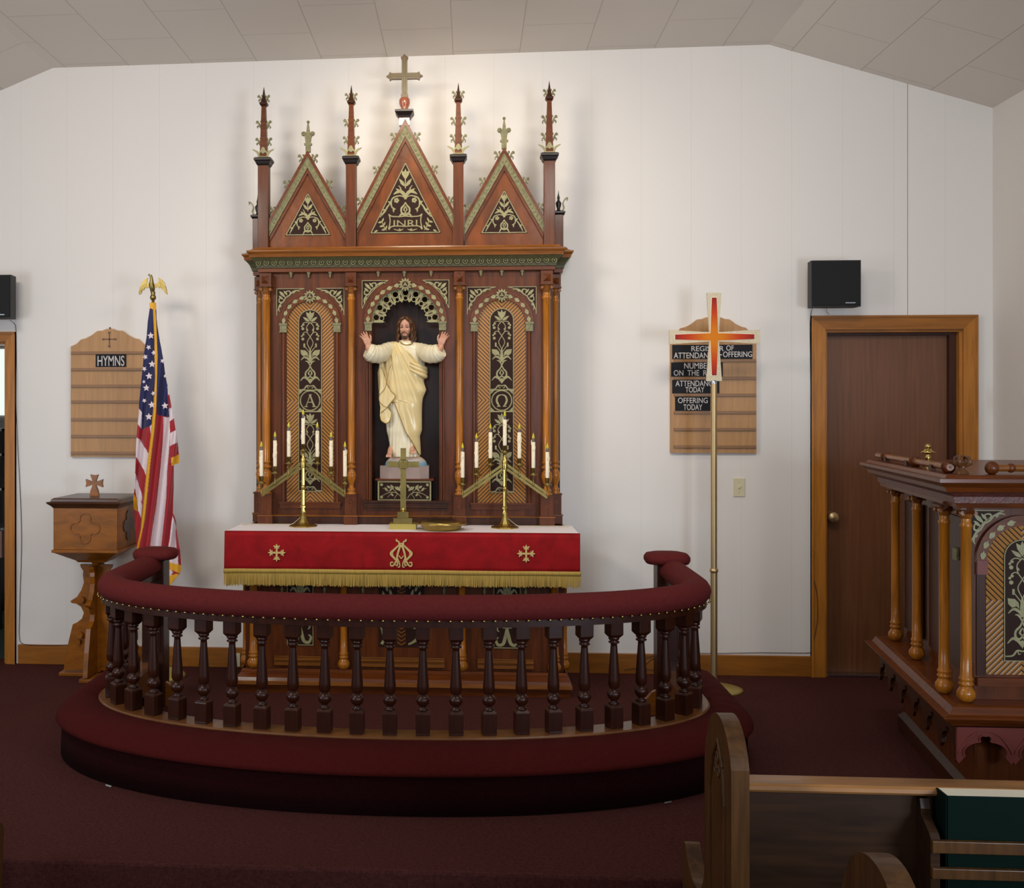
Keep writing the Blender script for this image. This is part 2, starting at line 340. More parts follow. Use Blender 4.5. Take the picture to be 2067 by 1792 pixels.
def smooth_path(p, steps=6):
    if len(p) < 3: return list(p)
    out = []; D = len(p[0])
    for i in range(len(p)-1):
        a = p[max(i-1, 0)]; b = p[i]; c = p[i+1]; d = p[min(i+2, len(p)-1)]
        for k in range(steps):
            t = k/steps
            out.append(tuple(.5*(2*b[j]+(c[j]-a[j])*t+(2*a[j]-5*b[j]+4*c[j]-d[j])*t*t+(3*b[j]-a[j]-3*c[j]+d[j])*t**3) for j in range(D)))
    out.append(tuple(p[-1])); return out
def thing(name, label, cat, loc, group=None):
    o = bpy.data.objects.new(name, None); sc.collection.objects.link(o); o.location = loc; o.empty_display_size = .1
    o['label'] = label; o['category'] = cat
    if group: o['group'] = group
    return o
def tag(o, label, cat, group=None, kind=None):
    o['label'] = label; o['category'] = cat
    if group: o['group'] = group
    if kind: o['kind'] = kind
    return o
def struct(o): o['kind'] = 'structure'; return o
def copy_part(o, parent, loc, rz=None):
    c = o.copy(); sc.collection.objects.link(c); c.parent = parent; c.location = loc
    if rz is not None: c.rotation_euler = (0, 0, rz)
    for ch in list(o.children):
        d = ch.copy(); sc.collection.objects.link(d); d.parent = c
    return c
def text_mesh(mb, txt, x0, x1, z0, z1, y, mi=0, depth=.001, bold=.0):
    cu = bpy.data.curves.new('lettering', 'FONT'); cu.body = txt; cu.extrude = .5*depth; cu.offset = bold; cu.size = 1
    o = bpy.data.objects.new('lettering', cu); sc.collection.objects.link(o)
    dg = bpy.context.evaluated_depsgraph_get(); me = bpy.data.meshes.new_from_object(o.evaluated_get(dg))
    xs = [v.co.x for v in me.vertices]; ys = [v.co.y for v in me.vertices]; a, b, c, d = min(xs), max(xs), min(ys), max(ys)
    vs = [(x0+(v.co.x-a)/(b-a)*(x1-x0), y-v.co.z, z0+(v.co.y-c)/(d-c)*(z1-z0)) for v in me.vertices]
    mb.add(vs, [list(p.vertices) for p in me.polygons], mi)
    bpy.data.objects.remove(o); bpy.data.curves.remove(cu); bpy.data.meshes.remove(me)
# ------------------------------------------------------------------ the room
XR = WX(2004, 0); XL = -4.25; YB = -10.0
FOLDL = W(107, 137, 0); FOLDR = W(1552, 90, 0); CORN = W(1997, 218, 0)
slopeR = (FOLDR[1]-CORN[1])/(XR-FOLDR[0]); EZL = FOLDL[1]-(FOLDL[0]-XL)*.40
DL0, DL1 = WX(-190, 0), WX(14, 0); DLT = W(10, 690, 0)[1]          # left doorway
DR0, DR1 = WX(1664, 0), WX(1942, 0); DRT = W(1800, 665, 0)[1]      # right doorway
CHY = -2.95; NAVE = -.30
m = MB(); T = .14
m.prism([(XL, 0), (DL0, 0), (DL0, DLT), (DL1, DLT), (DL1, 0), (DR0, 0), (DR0, DRT), (DR1, DRT), (DR1, 0), (XR, 0),
         (XR, CORN[1]), (FOLDR[0], FOLDR[1]), FOLDL, (XL, EZL)], 0, T)
struct(m.build('wall_back', M_wall))
m = MB(); m.box(XR, XR+.14, YB, 0.14, NAVE, 1.0-.35); m.box(XR, XR+.14, YB, .14, 1.9, 4.3)
m.box(XR, XR+.14, -5.5, .14, .65, 1.9); m.box(XR, XR+.14, YB, -6.9, .65, 1.9)
struct(m.build('wall_right', M_wall))
m = MB(); m.box(XL-.14, XL, YB, .14, NAVE, .75); m.box(XL-.14, XL, YB, .14, 2.25, 4.3)
m.box(XL-.14, XL, -3.7, .14, .75, 2.25); m.box(XL-.14, XL, YB, -5.1, .75, 2.25)
struct(m.build('wall_left', M_wall))
for nm, x, y0, y1, z0, z1 in (('window_1', XR, -6.9, -5.5, .65, 1.9), ('window_2', XL-.14, -5.1, -3.7, .75, 2.25)):
    w = MB()
    for a, b, c, d in ((y0, y1, z0, z0+.06), (y0, y1, z1-.06, z1), (y0, y0+.06, z0, z1), (y1-.06, y1, z0, z1), ((y0+y1)/2-.02, (y0+y1)/2+.02, z0, z1), (y0, y1, (z0+z1)/2-.02, (z0+z1)/2+.02)):
        w.box(x+.02, x+.12, a, b, c, d)
    struct(w.build(nm, M_trim))
m = MB(); TT = .1
m.prism([(XL, EZL), FOLDL, FOLDR, (XR, CORN[1]), (XR, CORN[1]+TT), (FOLDR[0], FOLDR[1]+TT), (FOLDL[0], FOLDL[1]+TT), (XL, EZL+TT)], YB, T+.02)
struct(m.build('ceiling', M_ceil))
m = MB(); m.box(XL, XR, CHY, T, -.34, 0, b=.012); struct(m.build('floor', M_carpet))
m = MB(); m.box(XL, XR, YB, CHY, NAVE-.08, NAVE); struct(m.build('floor_nave', M_carpet))
# baseboards
m = MB()
m.box(WX(38, 0), WX(1641, 0), -.018, 0, 0, .125, b=.004); m.box(WX(1966, 0), XR, -.018, 0, 0, .125, b=.004)
struct(m.build('baseboard_back', M_trimh))
# right door
def casing(m, x0, x1, zt, w, d=.022):
    m.prism([(x0-w, 0), (x0, 0), (x0, zt), (x0-w, zt+w)], -d, 0); m.prism([(x1, 0), (x1+w, 0), (x1+w, zt+w), (x1, zt)], -d, 0)
    m.prism([(x0-w, zt+w), (x0, zt), (x1, zt), (x1+w, zt+w)], -d, 0, 1)
    m.box(x0-w, x0-w+.012, -d-.006, 0, 0, zt+w); m.box(x1+w-.012, x1+w, -d-.006, 0, 0, zt+w); m.box(x0-w, x1+w, -d-.007, 0, zt+w-.0121, zt+w+.001, 1)
    m.box(x0, x0+.016, .001, T, 0, zt-.0161); m.box(x1-.016, x1, .001, T, 0, zt-.0161); m.box(x0, x1, .001, T, zt-.016, zt-.0005, 1)
dr = struct(thing('door_1', 'dark walnut veneered door in an oak casing', 'door', ((DR0+DR1)/2, 0, 0)))
m = MB(); casing(m, DR0, DR1, DRT, .083); m.box(DR0+.016, DR0+.03, .05, .075, 0, DRT-.016); 
m.build('door_frame', [M_trim, M_trimh], dr)
m = MB(); m.box(DR1-.058, DR1-.0165, .04, .09, 0, DRT-.0165); m.box(DR0+.0305, DR1-.0585, .04, .075, DRT-.034, DRT-.0165); m.build('door_stop', M_mahd, dr)
m = MB(); m.box(DR0+.02, DR1-.05, .075, .115, .012, DRT-.03); m.build('door_leaf', M_door, dr)
kx, kz = W(1672, 1043, 0.05); m = MB()
k = MB(); pr = [(.0, 0), (.026, 0), (.028, .006), (.012, .012), (.010, .03), (.024, .038), (.030, .052), (.024, .066), (0, .07)]
k.lathe([(a*1.2, b) for a, b in pr], 0, 0, 20); kk = MB()
k.v = [(kx+.02+v[0], .075-v[2], kz+v[1]) for v in k.v]; k.f = [f[::-1] for f in k.f]
k.build('door_knob', M_polebrass, dr)
m = MB(); m.box(DR0+.016, DR1-.016, -.01, .1, 0, .016, b=.003); m.build('threshold', M_steel, dr)
# left doorway with the room behind it
dl = struct(thing('door_2', 'open doorway with oak casing', 'doorway', ((DL0+DL1)/2, 0, 0)))
m = MB(); casing(m, DL0, DL1, DLT, .062); m.build('door_frame', [M_trim, M_trimh], dl)
m = MB(); m.box(-5.2, DL1+.5, 2.4, 2.5, 0, 2.6); m.box(DL1+.5, DL1+.6, T, 2.5, 0, 2.6); m.box(-5.2, -5.1, T, 2.5, 0, 2.6); m.box(-5.2, DL1+.6, T, 2.5, 2.5, 2.6)
struct(m.build('wall_sacristy', M_wall))
m = MB(); m.box(-5.2, DL1+.5, T, 2.4, -.05, 0.0); struct(m.build('floor_sacristy', M_gcar))
m = MB(); wx0, wx1 = WX(-60, 2.38), WX(12, 2.38); wz1 = W(5, 705, 2.38)[1]; wz0 = W(5, 838, 2.38)[1]
m.box(wx0-.05, wx1+.2, 2.36, 2.395, wz0-.05, wz1+.05); m2 = MB(); m2.box(wx0, wx1+.15, 2.35, 2.365, wz0, wz1)
wn = struct(m.build('window_3', M_letter)); m2.build('net_curtain', M_curt, wn)
shx0, shx1 = WX(-90, 2.0), WX(30, 2.0)
sh = thing('bookcase', 'dark bookcase seen through the left doorway under the window', 'bookcase', ((shx0+shx1)/2, 1.9, 0))
m = MB(); zz = [W(5, p, 1.75)[1] for p in (865, 915, 985, 1055)]
m.box(shx0, shx1, 2.1, 2.13, 0, zz[0]); m.box(shx0, shx0+.02, 1.75, 2.12, 0, zz[0]); m.box(shx1-.02, shx1, 1.75, 2.12, 0, zz[0]); m.build('case', M_blk, sh)
for z in zz: m = MB(); m.box(shx0, shx1, 1.74, 2.1, z-.02, z); m.build('shelf', M_letter, sh)
bk = ((.04, .17, (150, 160, 60)), (.035, .15, (120, 60, 40)), (.05, .18, (60, 90, 60)), (.03, .16, (190, 170, 90)), (.045, .15, (50, 60, 90)), (.04, .17, (140, 140, 70)))
x = shx1-.05
for i, (w, h, c) in enumerate(bk):
    m = MB(); m.box(x-w, x-.003, 1.8, 1.95, zz[2]+.001, zz[2]+h)
    cl = ['olive', 'brown', 'dark green', 'sand coloured', 'navy', 'moss green'][i]
    tag(m.build('book', mat('book_cover_%d' % i, rgb(*c), .6)), 'small %s book standing on the shelf seen through the left doorway' % cl, 'book', 'books on the sacristy shelf'); x -= w
tb = thing('side_table', 'pale pink cloth covered table glimpsed through the left doorway', 'table', (WX(-20, 1.2), 1.2, 0))
m = MB(); tx0, tx1 = WX(-80, 1.2), WX(28, 1.2); tz = W(5, 1060, 1.2)[1]
m.box(tx0, tx1, 1.0, 1.4, tz-.02, tz, b=.004); m.build('table_top', M_steel, tb); m = MB(); m.box(tx0+.01, tx1-.01, 1.01, 1.39, tz-.22, tz-.02); m.build('cloth', mat('pale_pink_cloth', rgb(190, 150, 140), .8), tb)
for xx in (tx0+.03, tx1-.05): 
    for y_ in (1.03, 1.34): m = MB(); m.box(xx, xx+.02, y_, y_+.03, 0, tz-.2); m.build('leg', M_blk, tb)

# ------------------------------------------------------------------ the altar group
XC = WX(818, -.28); YR = -.28
def sA(Y): return sca(Y, XC)
def AX(u, Y=YR): return XC+u/sA(Y)
def AZ(v, Y=YR): return CAMZ+(HY-v)/sA(Y)
S0 = sA(YR)
def A2(u, v): return (AX(u), AZ(v))
def ap(pts, cu=0.0): return [A2(cu+p[0], p[1]) for p in pts]
HM = .937
reredos = thing('reredos', 'tall carved mahogany reredos with three gables, spires and gilt inlay behind the altar', 'reredos', (XC, -.14, HM))
FY = -.26; WY = -.13
m = MB()
for s in (-1, 1): m.box(AX(s*69), AX(s*296), -.015, FY, AZ(1042), AZ(546))
m.prism(ap([(-69, 546), (69, 546), (69, 650)]+[(69*math.cos(a), 650-69*math.sin(a)) for a in [PI*i/24 for i in range(1, 24)]]+[(-69, 650)]), -.015, FY)
m.box(AX(-69), AX(69), -.015, FY, AZ(1042), AZ(1012)); m.build('case', M_mah, reredos)
m = MB(); m.box(AX(-70), AX(70), -.015, -.04, AZ(1012), AZ(575)); m.box(AX(-22.5), AX(-21), -.035, -.048, AZ(1012), AZ(590)); m.box(AX(21), AX(22.5), -.035, -.048, AZ(1012), AZ(590))
m.build('niche_back', M_mahd, reredos)
for s in (-1, 1): m = MB(); m.box(AX(s*297), AX(s*314), -.015, WY, AZ(1042), AZ(546)); m.build('side_wing', M_mahd, reredos)
def plan(d, w1=297, w2=316, y1=FY-.02, y2=WY-.02):
    a, b = AX(w1)-XC+d, AX(w2)-XC+d
    return [(XC-b, -.012), (XC-b, y2-d), (XC-a, y2-d), (XC-a, y1-d), (XC+a, y1-d), (XC+a, y2-d), (XC+b, y2-d), (XC+b, -.012)]
def mould(mb, lev, mi=0, **k):
    for (z0, d0), (z1, d1) in zip(lev, lev[1:]):
        r0 = [(p[0], p[1], z0) for p in plan(d0, **k)]; r1 = [(p[0], p[1], z1) for p in plan(d1, **k)]
        mb.loft([r0, r1], mi, smooth=False, caps=False)
    a, b = lev[0], lev[-1]
    mb.add([(p[0], p[1], a[0]) for p in plan(a[1], **k)], [list(range(8))], mi); mb.add([(p[0], p[1], b[0]) for p in plan(b[1], **k)], [list(range(8))[::-1]], mi)
px = 1/S0
m = MB(); mould(m, [(AZ(v), d*px) for v, d in ((548, 1), (547, 3), (540, 3), (539, 5))]); m.build('cornice_fillet', M_mahh, reredos, clean=True)
m = MB(); mould(m, [(AZ(v), d*px) for v, d in ((539, 5), (533, 6.5), (526, 10), (519, 16))])
zc = AZ(529.5)
for i in range(38):
    x = XC+(i-18.5)*16.1*px; y = FY-.02-9.5*px
    m.tube([(x+4.6*px*math.cos(a), y-.001+.0*a, zc+5*px*math.sin(a)) for a in [2*PI*k/12 for k in range(12)]], .9*px, 5, 1, closed=True)
    m.ball((x, y-.001, zc), 1.8*px, 1, 8, 5)
m.build('cornice_cove', [M_cove, M_gild], reredos)
m = MB(); mould(m, [(AZ(v), d*px) for v, d in ((519, 16), (518.5, 18), (516, 18.5), (512, 19.5), (509, 22.5), (507.5, 23), (505, 23))])
mould(m, [(AZ(v), d*px) for v, d in ((505, 20), (502, 14), (500.5, 12), (498, 11))]); m.build('cornice_top', M_oakh, reredos, clean=True)
# base plinth
m = MB(); mould(m, [(AZ(v), d*px) for v, d in ((1059, 2), (1043, 2))]); m.build('plinth', M_mahd, reredos, clean=True)
m = MB(); mould(m, [(AZ(v), d*px) for v, d in ((1043, 3.5), (1041.5, 3.5), (1040, 0))]); m.build('plinth_bead', M_oakh, reredos, clean=True)
# pendants below the cornice
for u in (-233, -197, -153, -55, -2, 52, 152, 194, 235):
    m = MB(); m.lathe([(0, AZ(560)), (1*px, AZ(558)), (2.6*px, AZ(555)), (1.6*px, AZ(553)), (4*px, AZ(550)), (4.5*px, AZ(547))], AX(u), FY-.014, 10); m.build('pendant', M_gild, reredos)
# columns
def column(u, y, r, parent, top=550, cap0=578, shaft0=604, shaft1=930, ped0=997, ped1=1041, sc_=1.0, zf=None, xf=None, name='column', pm=M_mah, style='vase', cm=None):
    Z = zf or AZ; x = xf(u) if xf else AX(u); q = px*sc_
    mb = MB(); hw = (r+3)*q
    pr = [(hw*.98, Z(ped0)), (hw*.98, Z(ped0-2)), (r*.85*q, Z(ped0-4)), (r*1.05*q, Z(ped0-7)), (r*1.05*q, Z(ped0-10)), (r*.75*q, Z(ped0-12)), (r*.62*q, Z(ped0-16)), (r*.8*q, Z(ped0-22)),
          (r*1.15*q, Z(ped0-30)), (r*1.28*q, Z(ped0-37)), (r*1.1*q, Z(ped0-44)), (r*.75*q, Z(ped0-49)), (r*.7*q, Z(ped0-51)), (r*1.15*q, Z(ped0-53)), (r*1.15*q, Z(ped0-56)), (r*.8*q, Z(ped0-58)),
          (r*.8*q, Z(ped0-61)), (r*1.05*q, Z(ped0-63)), (r*1.05*q, Z(ped0-65)), (r*.88*q, Z(ped0-67)), (r*.88*q, Z((ped0+shaft0)/2)), (r*.86*q, Z(shaft0+2)), (r*1.0*q, Z(shaft0)), (r*1.0*q, Z(shaft0-3)), (r*.82*q, Z(shaft0-5)), (r*.85*q, Z(shaft0-12))]
    if style == 'ball':
        pr = [(r*.6*q, Z(ped0)), (r*1.1*q, Z(ped0-2)), (r*1.55*q, Z(ped0-8)), (r*1.5*q, Z(ped0-14)), (r*1.05*q, Z(ped0-20)), (r*.9*q, Z(ped0-22)), (r*1.2*q, Z(ped0-24)), (r*1.2*q, Z(ped0-26)), (r*.95*q, Z(ped0-28)), (r*1.15*q, Z(ped0-31)), (r*1.15*q, Z(ped0-33)), (r*.95*q, Z(ped0-35))]+pr[-7:]
    mb.lathe(pr, x, y, 24); c = mb.build(name, cm or M_oak, parent)
    mb = MB(); mb.lathe([(r*.85*q, Z(shaft0-11)), (r*.95*q, Z(cap0+11)), (r*1.1*q, Z(cap0+8)), (r*1.15*q, Z(cap0+2)), (r*1.3*q, Z(cap0))], x, y, 20)
    for s in (-1, 1):
        for t in (-1, 1):
            mb.tube([(x+s*r*1.05*q, y+t*r*.5*q, Z(cap0+5)), (x+s*r*1.05*q, y+t*r*1.2*q, Z(cap0+5))], 3.2*q, 12)
    mb.build('capital', M_oakh, c)
    mb = MB(); mb.box(x-hw, x+hw, y-hw, y+hw, Z(cap0), Z(top), b=.002); mb.box(x-hw-1.2*q, x+hw+1.2*q, y-hw-1.2*q, y+hw, Z(cap0), Z(cap0-2.5))
    zm = Z((cap0+top)/2); a = hw*.62
    mb.add([(x-a, y-hw, zm-a), (x+a, y-hw, zm-a), (x+a, y-hw, zm+a), (x-a, y-hw, zm+a), (x, y-hw-4*q, zm)], [(0, 1, 4), (1, 2, 4), (2, 3, 4), (3, 0, 4)]); mb.build('cap_block', pm, c)
    if ped1:
        mb = MB(); hq = hw+1*q; mb.box(x-hq, x+hq, y-hq, y+hq, Z(ped1), Z(ped0), b=.002); mb.box(x-hq-1.5*q, x+hq+1.5*q, y-hq-1.5*q, y+hq, Z(ped0+2.5), Z(ped0))
        zm = (Z(ped0)+Z(ped1))/2; mb.stroke([(x-3*q, zm+10*q), (x+3*q, zm+4*q), (x-2*q, zm-3*q), (x+2*q, zm-11*q)], [2*q, 5*q, 2*q], y-hq-.0025, y-hq, 1)
        mb.stroke([(x+4*q, zm+9*q), (x-3*q, zm+2*q), (x+4*q, zm-6*q)], [1*q, 3*q, 1*q], y-hq-.0025, y-hq, 1); mb.build('pedestal', [pm, M_mahh], c)
        mb = MB(); mb.box(x-hq-2*q, x+hq+2*q, y-hq-2*q, y+hq+.0, Z(ped1+17), Z(ped1+1)); mb.box(x-hq-3*q, x+hq+3*q, y-hq-3.2*q, y+hq, Z(ped1+1), Z(ped1-1.5), 1); mb.build('foot_block', [pm, M_oakh], c)
    return c
for u in (-283, 283): column(u, FY-.026, 9, reredos)
for u in (-109.5, 109.5): column(u, FY-.022, 8, reredos)
for u in (-304, 304): column(u, WY-.026, 7.3, reredos, top=552, cap0=580, shaft0=606)
# arches
def arc(cu, cv, r, a0, a1, n=24): return [(cu+r*math.cos(a0+(a1-a0)*i/n), cv-r*math.sin(a0+(a1-a0)*i/n)) for i in range(n+1)]
def poly_px(mb, pts, y0, y1, mi=0): mb.prism([A2(*p) for p in pts], y0, y1, mi)
def ring(mb, cu, cv, r0, r1, y0, y1, mi=0, n=24):
    o, i = arc(cu, cv, r1, 0, PI, n), arc(cu, cv, r0, 0, PI, n)
    for k in range(n): poly_px(mb, [o[k], o[k+1], i[k+1], i[k]], y0, y1, mi)
def rosette(cu, cv, r, parent, y=None):
    y = FY-.015 if y is None else y
    mb = MB(); pts = []
    for k in range(24): rr = r if k % 2 == 0 else r*.66; pts.append((cu+rr*math.cos(PI*k/12+PI/2), cv-rr*math.sin(PI*k/12+PI/2)))
    poly_px(mb, pts, y-.006, y+.005); x, z = A2(cu, cv)
    mb.tube([(x+r*.55*px*math.cos(a), y-.007, z+r*.55*px*math.sin(a)) for a in [2*PI*k/16 for k in range(16)]], .10*r*px, 6, 0, closed=True)
    mb.disc(x, z, r*.42*px, y-.0075, y-.005, 1)
    for k in range(3): a = PI/2+k*2*PI/3; mb.leaf(x, z, x+r*.36*px*math.cos(a), z+r*.36*px*math.sin(a), .22*r*px, y-.010, y-.007)
    mb.build('rosette', [M_gold, M_mahd], parent)
def spandrel(cu, cv, sx, R, w, h, v0, parent):
    """corner inlay with a curved long side; the square corner points away from the arch"""
    uo = cu+sx*w; vo = v0
    p = [(uo, vo), (uo, vo+h)]; e0 = (cu+sx*(w-4), vo+h)
    pts = [(uo, vo)]; a1 = math.acos(min(1, (w)/R)) if w < R else 0.0
    n = 10; cur = []
    for i in range(n+1):
        t = i/n; x_ = w-1-(w-14)*t if False else None
    # curved hypotenuse approximated by a circular arc concentric with the arch
    aa0 = math.asin(min(.999, (cv-(vo+h))/R)) if cv-(vo+h) > 0 else .02; aa1 = math.asin(min(.999, (cv-vo)/R))
    cur = [(cu+sx*min(w, R*math.cos(a)), cv-R*math.sin(a)) for a in [aa0+(aa1-aa0)*i/n for i in range(n+1)]]
    poly = [(uo, vo), (uo, vo+h)]+cur
    mb = MB(); y = FY-.001
    poly_px(mb, poly, y-.0015, y+.004, 1)
    q = [A2(*a) for a in poly]; q.append(q[0])
    for a, b in zip(q, q[1:]):
        if math.hypot(b[0]-a[0], b[1]-a[1]) > 1e-4: mb.stroke([a, b], 1.3*px, y-.0035, y-.001, 0)
    X = lambda d: AX(uo-sx*d); Zz = lambda d: AZ(vo+d); f = h/54.0; y0, y1 = y-.0035, y-.001
    mb.leaf(X(5*f), Zz(5*f), X(18*f), Zz(18*f), 6*f*px, y0, y1); mb.leaf(X(4*f), Zz(14*f), X(14*f), Zz(22*f), 4*f*px, y0, y1); mb.leaf(X(14*f), Zz(4*f), X(22*f), Zz(14*f), 4*f*px, y0, y1)
    for sw in (0, 1):
        def Q(a, b): return (X(a*f), Zz(b*f)) if sw == 0 else (X(b*f), Zz(a*f))
        mb.stroke([Q(18, 18), Q(12, 27), Q(5, 26), Q(6, 19), Q(11, 21)], [2.2*f*px, 3*f*px, 2*f*px, 1.5*f*px], y0, y1)
        mb.stroke([Q(12, 27), Q(6, 33), Q(4, 41), Q(6, 46)], [2*f*px, 3*f*px, 1*f*px], y0, y1); mb.leaf(*Q(5, 37), *Q(10, 33), 4*f*px, y0, y1)
    mb.build('spandrel_inlay', [M_gold, M_inl], parent)
def leaf_ring(cu, cv, r, parent, n=11, gap=(.0, .0), y=None, s=6.5):
    y = FY-.012 if y is None else y
    mb = MB()
    for k in range(n):
        a = PI*(k+.5)/n
        if abs(a-PI/2) < .17: continue
        sg = 1 if a < PI/2 else -1; t = (-math.sin(a)*1, math.cos(a)); x, v = cu+r*math.cos(a), cv-r*math.sin(a)
        tx, tv = -math.sin(a)*sg, -math.cos(a)*sg
        p = lambda al, ac: (x+tx*al+math.cos(a)*ac, v+tv*al-math.sin(a)*ac)
        poly_px(mb, [p(-s, -1.5), p(-s*.2, -s*.62), p(s*.3, -s*.5), p(s*.35, -s*.25), p(s*.95, 0), p(s*.35, s*.25), p(s*.3, s*.5), p(-s*.2, s*.62), p(-s, 1.5)], y-.005, y+.004)
    mb.build('leaf_band', M_gold, parent)
# side panels
def scroll(mb, X, Z, y0, y1, k=1.0, mi=0):
    """one length of the running flower inlay, X(u) and Z(v) take picture units from its top centre"""
    w = px*k
    for s in (-1, 1):
        st = lambda pts, ww: mb.stroke([(X(s*a), Z(b)) for a, b in pts], [q*w for q in ww], y0, y1, mi, 5)
        lf = lambda a, b, c, d, e: mb.leaf(X(s*a), Z(b), X(s*c), Z(d), e*w, y0, y1, mi)
        mb.prism([(X(s*a), Z(b)) for a, b in ((0, 2), (2.5, 8), (8.5, 5), (7, 13), (2.5, 20), (0, 24))], y0, y1, mi)
        lf(1, 25, 15, 15, 6); st([(0, 26), (7, 35), (6, 46), (-1, 57), (-6, 68), (-1, 80), (1, 88)], (1.5, 1.5, 1.5))
        st([(1, 28), (9, 26), (15, 29), (16, 34)], (1.4, 1.4)); st([(2, 52), (8, 46), (14, 48), (16, 54)], (1.4, 1.4)); lf(4, 44, 7, 38, 2.4)
        for a, b, r in ((13.5, 31, 2), (17, 34, 2), (15, 39, 3), (13.5, 51, 2), (17, 54, 2), (15, 60, 3)): mb.disc(X(s*a), Z(b), r*w, y0, y1, mi, 8)
        for j in range(5): q = j*2*PI/5; mb.disc(X(s*12+2.6*w*math.cos(q)), Z(73)+2.6*w*math.sin(q), 1.9*w, y0, y1, mi, 7)
        st([(1, 88), (7, 80), (11, 75)], (1.5, 1.2)); mb.prism([(X(s*a), Z(b)) for a, b in ((4, 97), (5, 88), (10, 83), (20, 82), (19, 90), (14, 95), (8, 93))], y0, y1, mi)
        st([(1, 80), (4, 74), (6, 70)], (1.6, .6)); st([(0, 82), (1.2, 95), (0, 108)], (2.5, 4, 5))
        st([(0, 108), (5, 100), (12, 97), (19, 103)], (2, 4.5, 1)); st([(0, 114), (5, 106), (10, 105)], (2, 3, .8))
        st([(0, 114), (3, 121), (9, 128), (9, 136), (4, 139), (0, 135)], (2, 3, 3.4, 2.2)); st([(0, 123), (3.4, 130), (0, 134)], (1, 3, 1))
        st([(0, 149), (6, 141), (13, 138), (20, 145)], (3, 5, 1)); mb.prism([(X(0), Z(140)), (X(s*4), Z(143)), (X(0), Z(152))], y0, y1, mi)
        st([(23, 163), (13, 162), (7, 155), (0, 156)], (1.5, 2.6, 2)); st([(6, 155), (5, 160), (2, 159)], (1.4, 1))
def letter_A(mb, x, z, h, y0, y1, mi=0):
    w = h*.36
    mb.stroke([(x, z+h/2), (x-w, z-h/2)], h*.07, y0, y1, mi); mb.stroke([(x-h*.02, z+h/2), (x+w, z-h/2)], h*.14, y0, y1, mi)
    mb.stroke([(x-w*.75, z-h*.12), (x+w*.6, z-h*.12)], h*.07, y0, y1, mi); mb.stroke([(x-w*.3, z+h*.5), (x+w*.35, z+h*.5)], h*.08, y0, y1, mi)
    mb.stroke([(x-w*1.35, z-h*.5), (x-w*.55, z-h*.5)], h*.07, y0, y1, mi); mb.stroke([(x+w*.5, z-h*.5), (x+w*1.5, z-h*.5)], h*.07, y0, y1, mi)
def letter_O(mb, x, z, h, y0, y1, mi=0):
    for s in (-1, 1):
        mb.stroke([(x, z+h*.5), (x+s*h*.3, z+h*.38), (x+s*h*.42, z+h*.02), (x+s*h*.3, z-h*.3), (x+s*h*.16, z-h*.47)], [h*.06, h*.16, h*.17, h*.08], y0, y1, mi, 8)
        mb.stroke([(x+s*h*.1, z-h*.48), (x+s*h*.4, z-h*.48)], h*.07, y0, y1, mi)
def arch_poly(cu, hw, vt, vb): return [(cu-hw, vb), (cu-hw, vt+hw)]+[(cu-hw*math.cos(a), vt+hw-hw*math.sin(a)) for a in [PI*i/16 for i in range(1, 16)]]+[(cu+hw, vt+hw), (cu+hw, vb)]
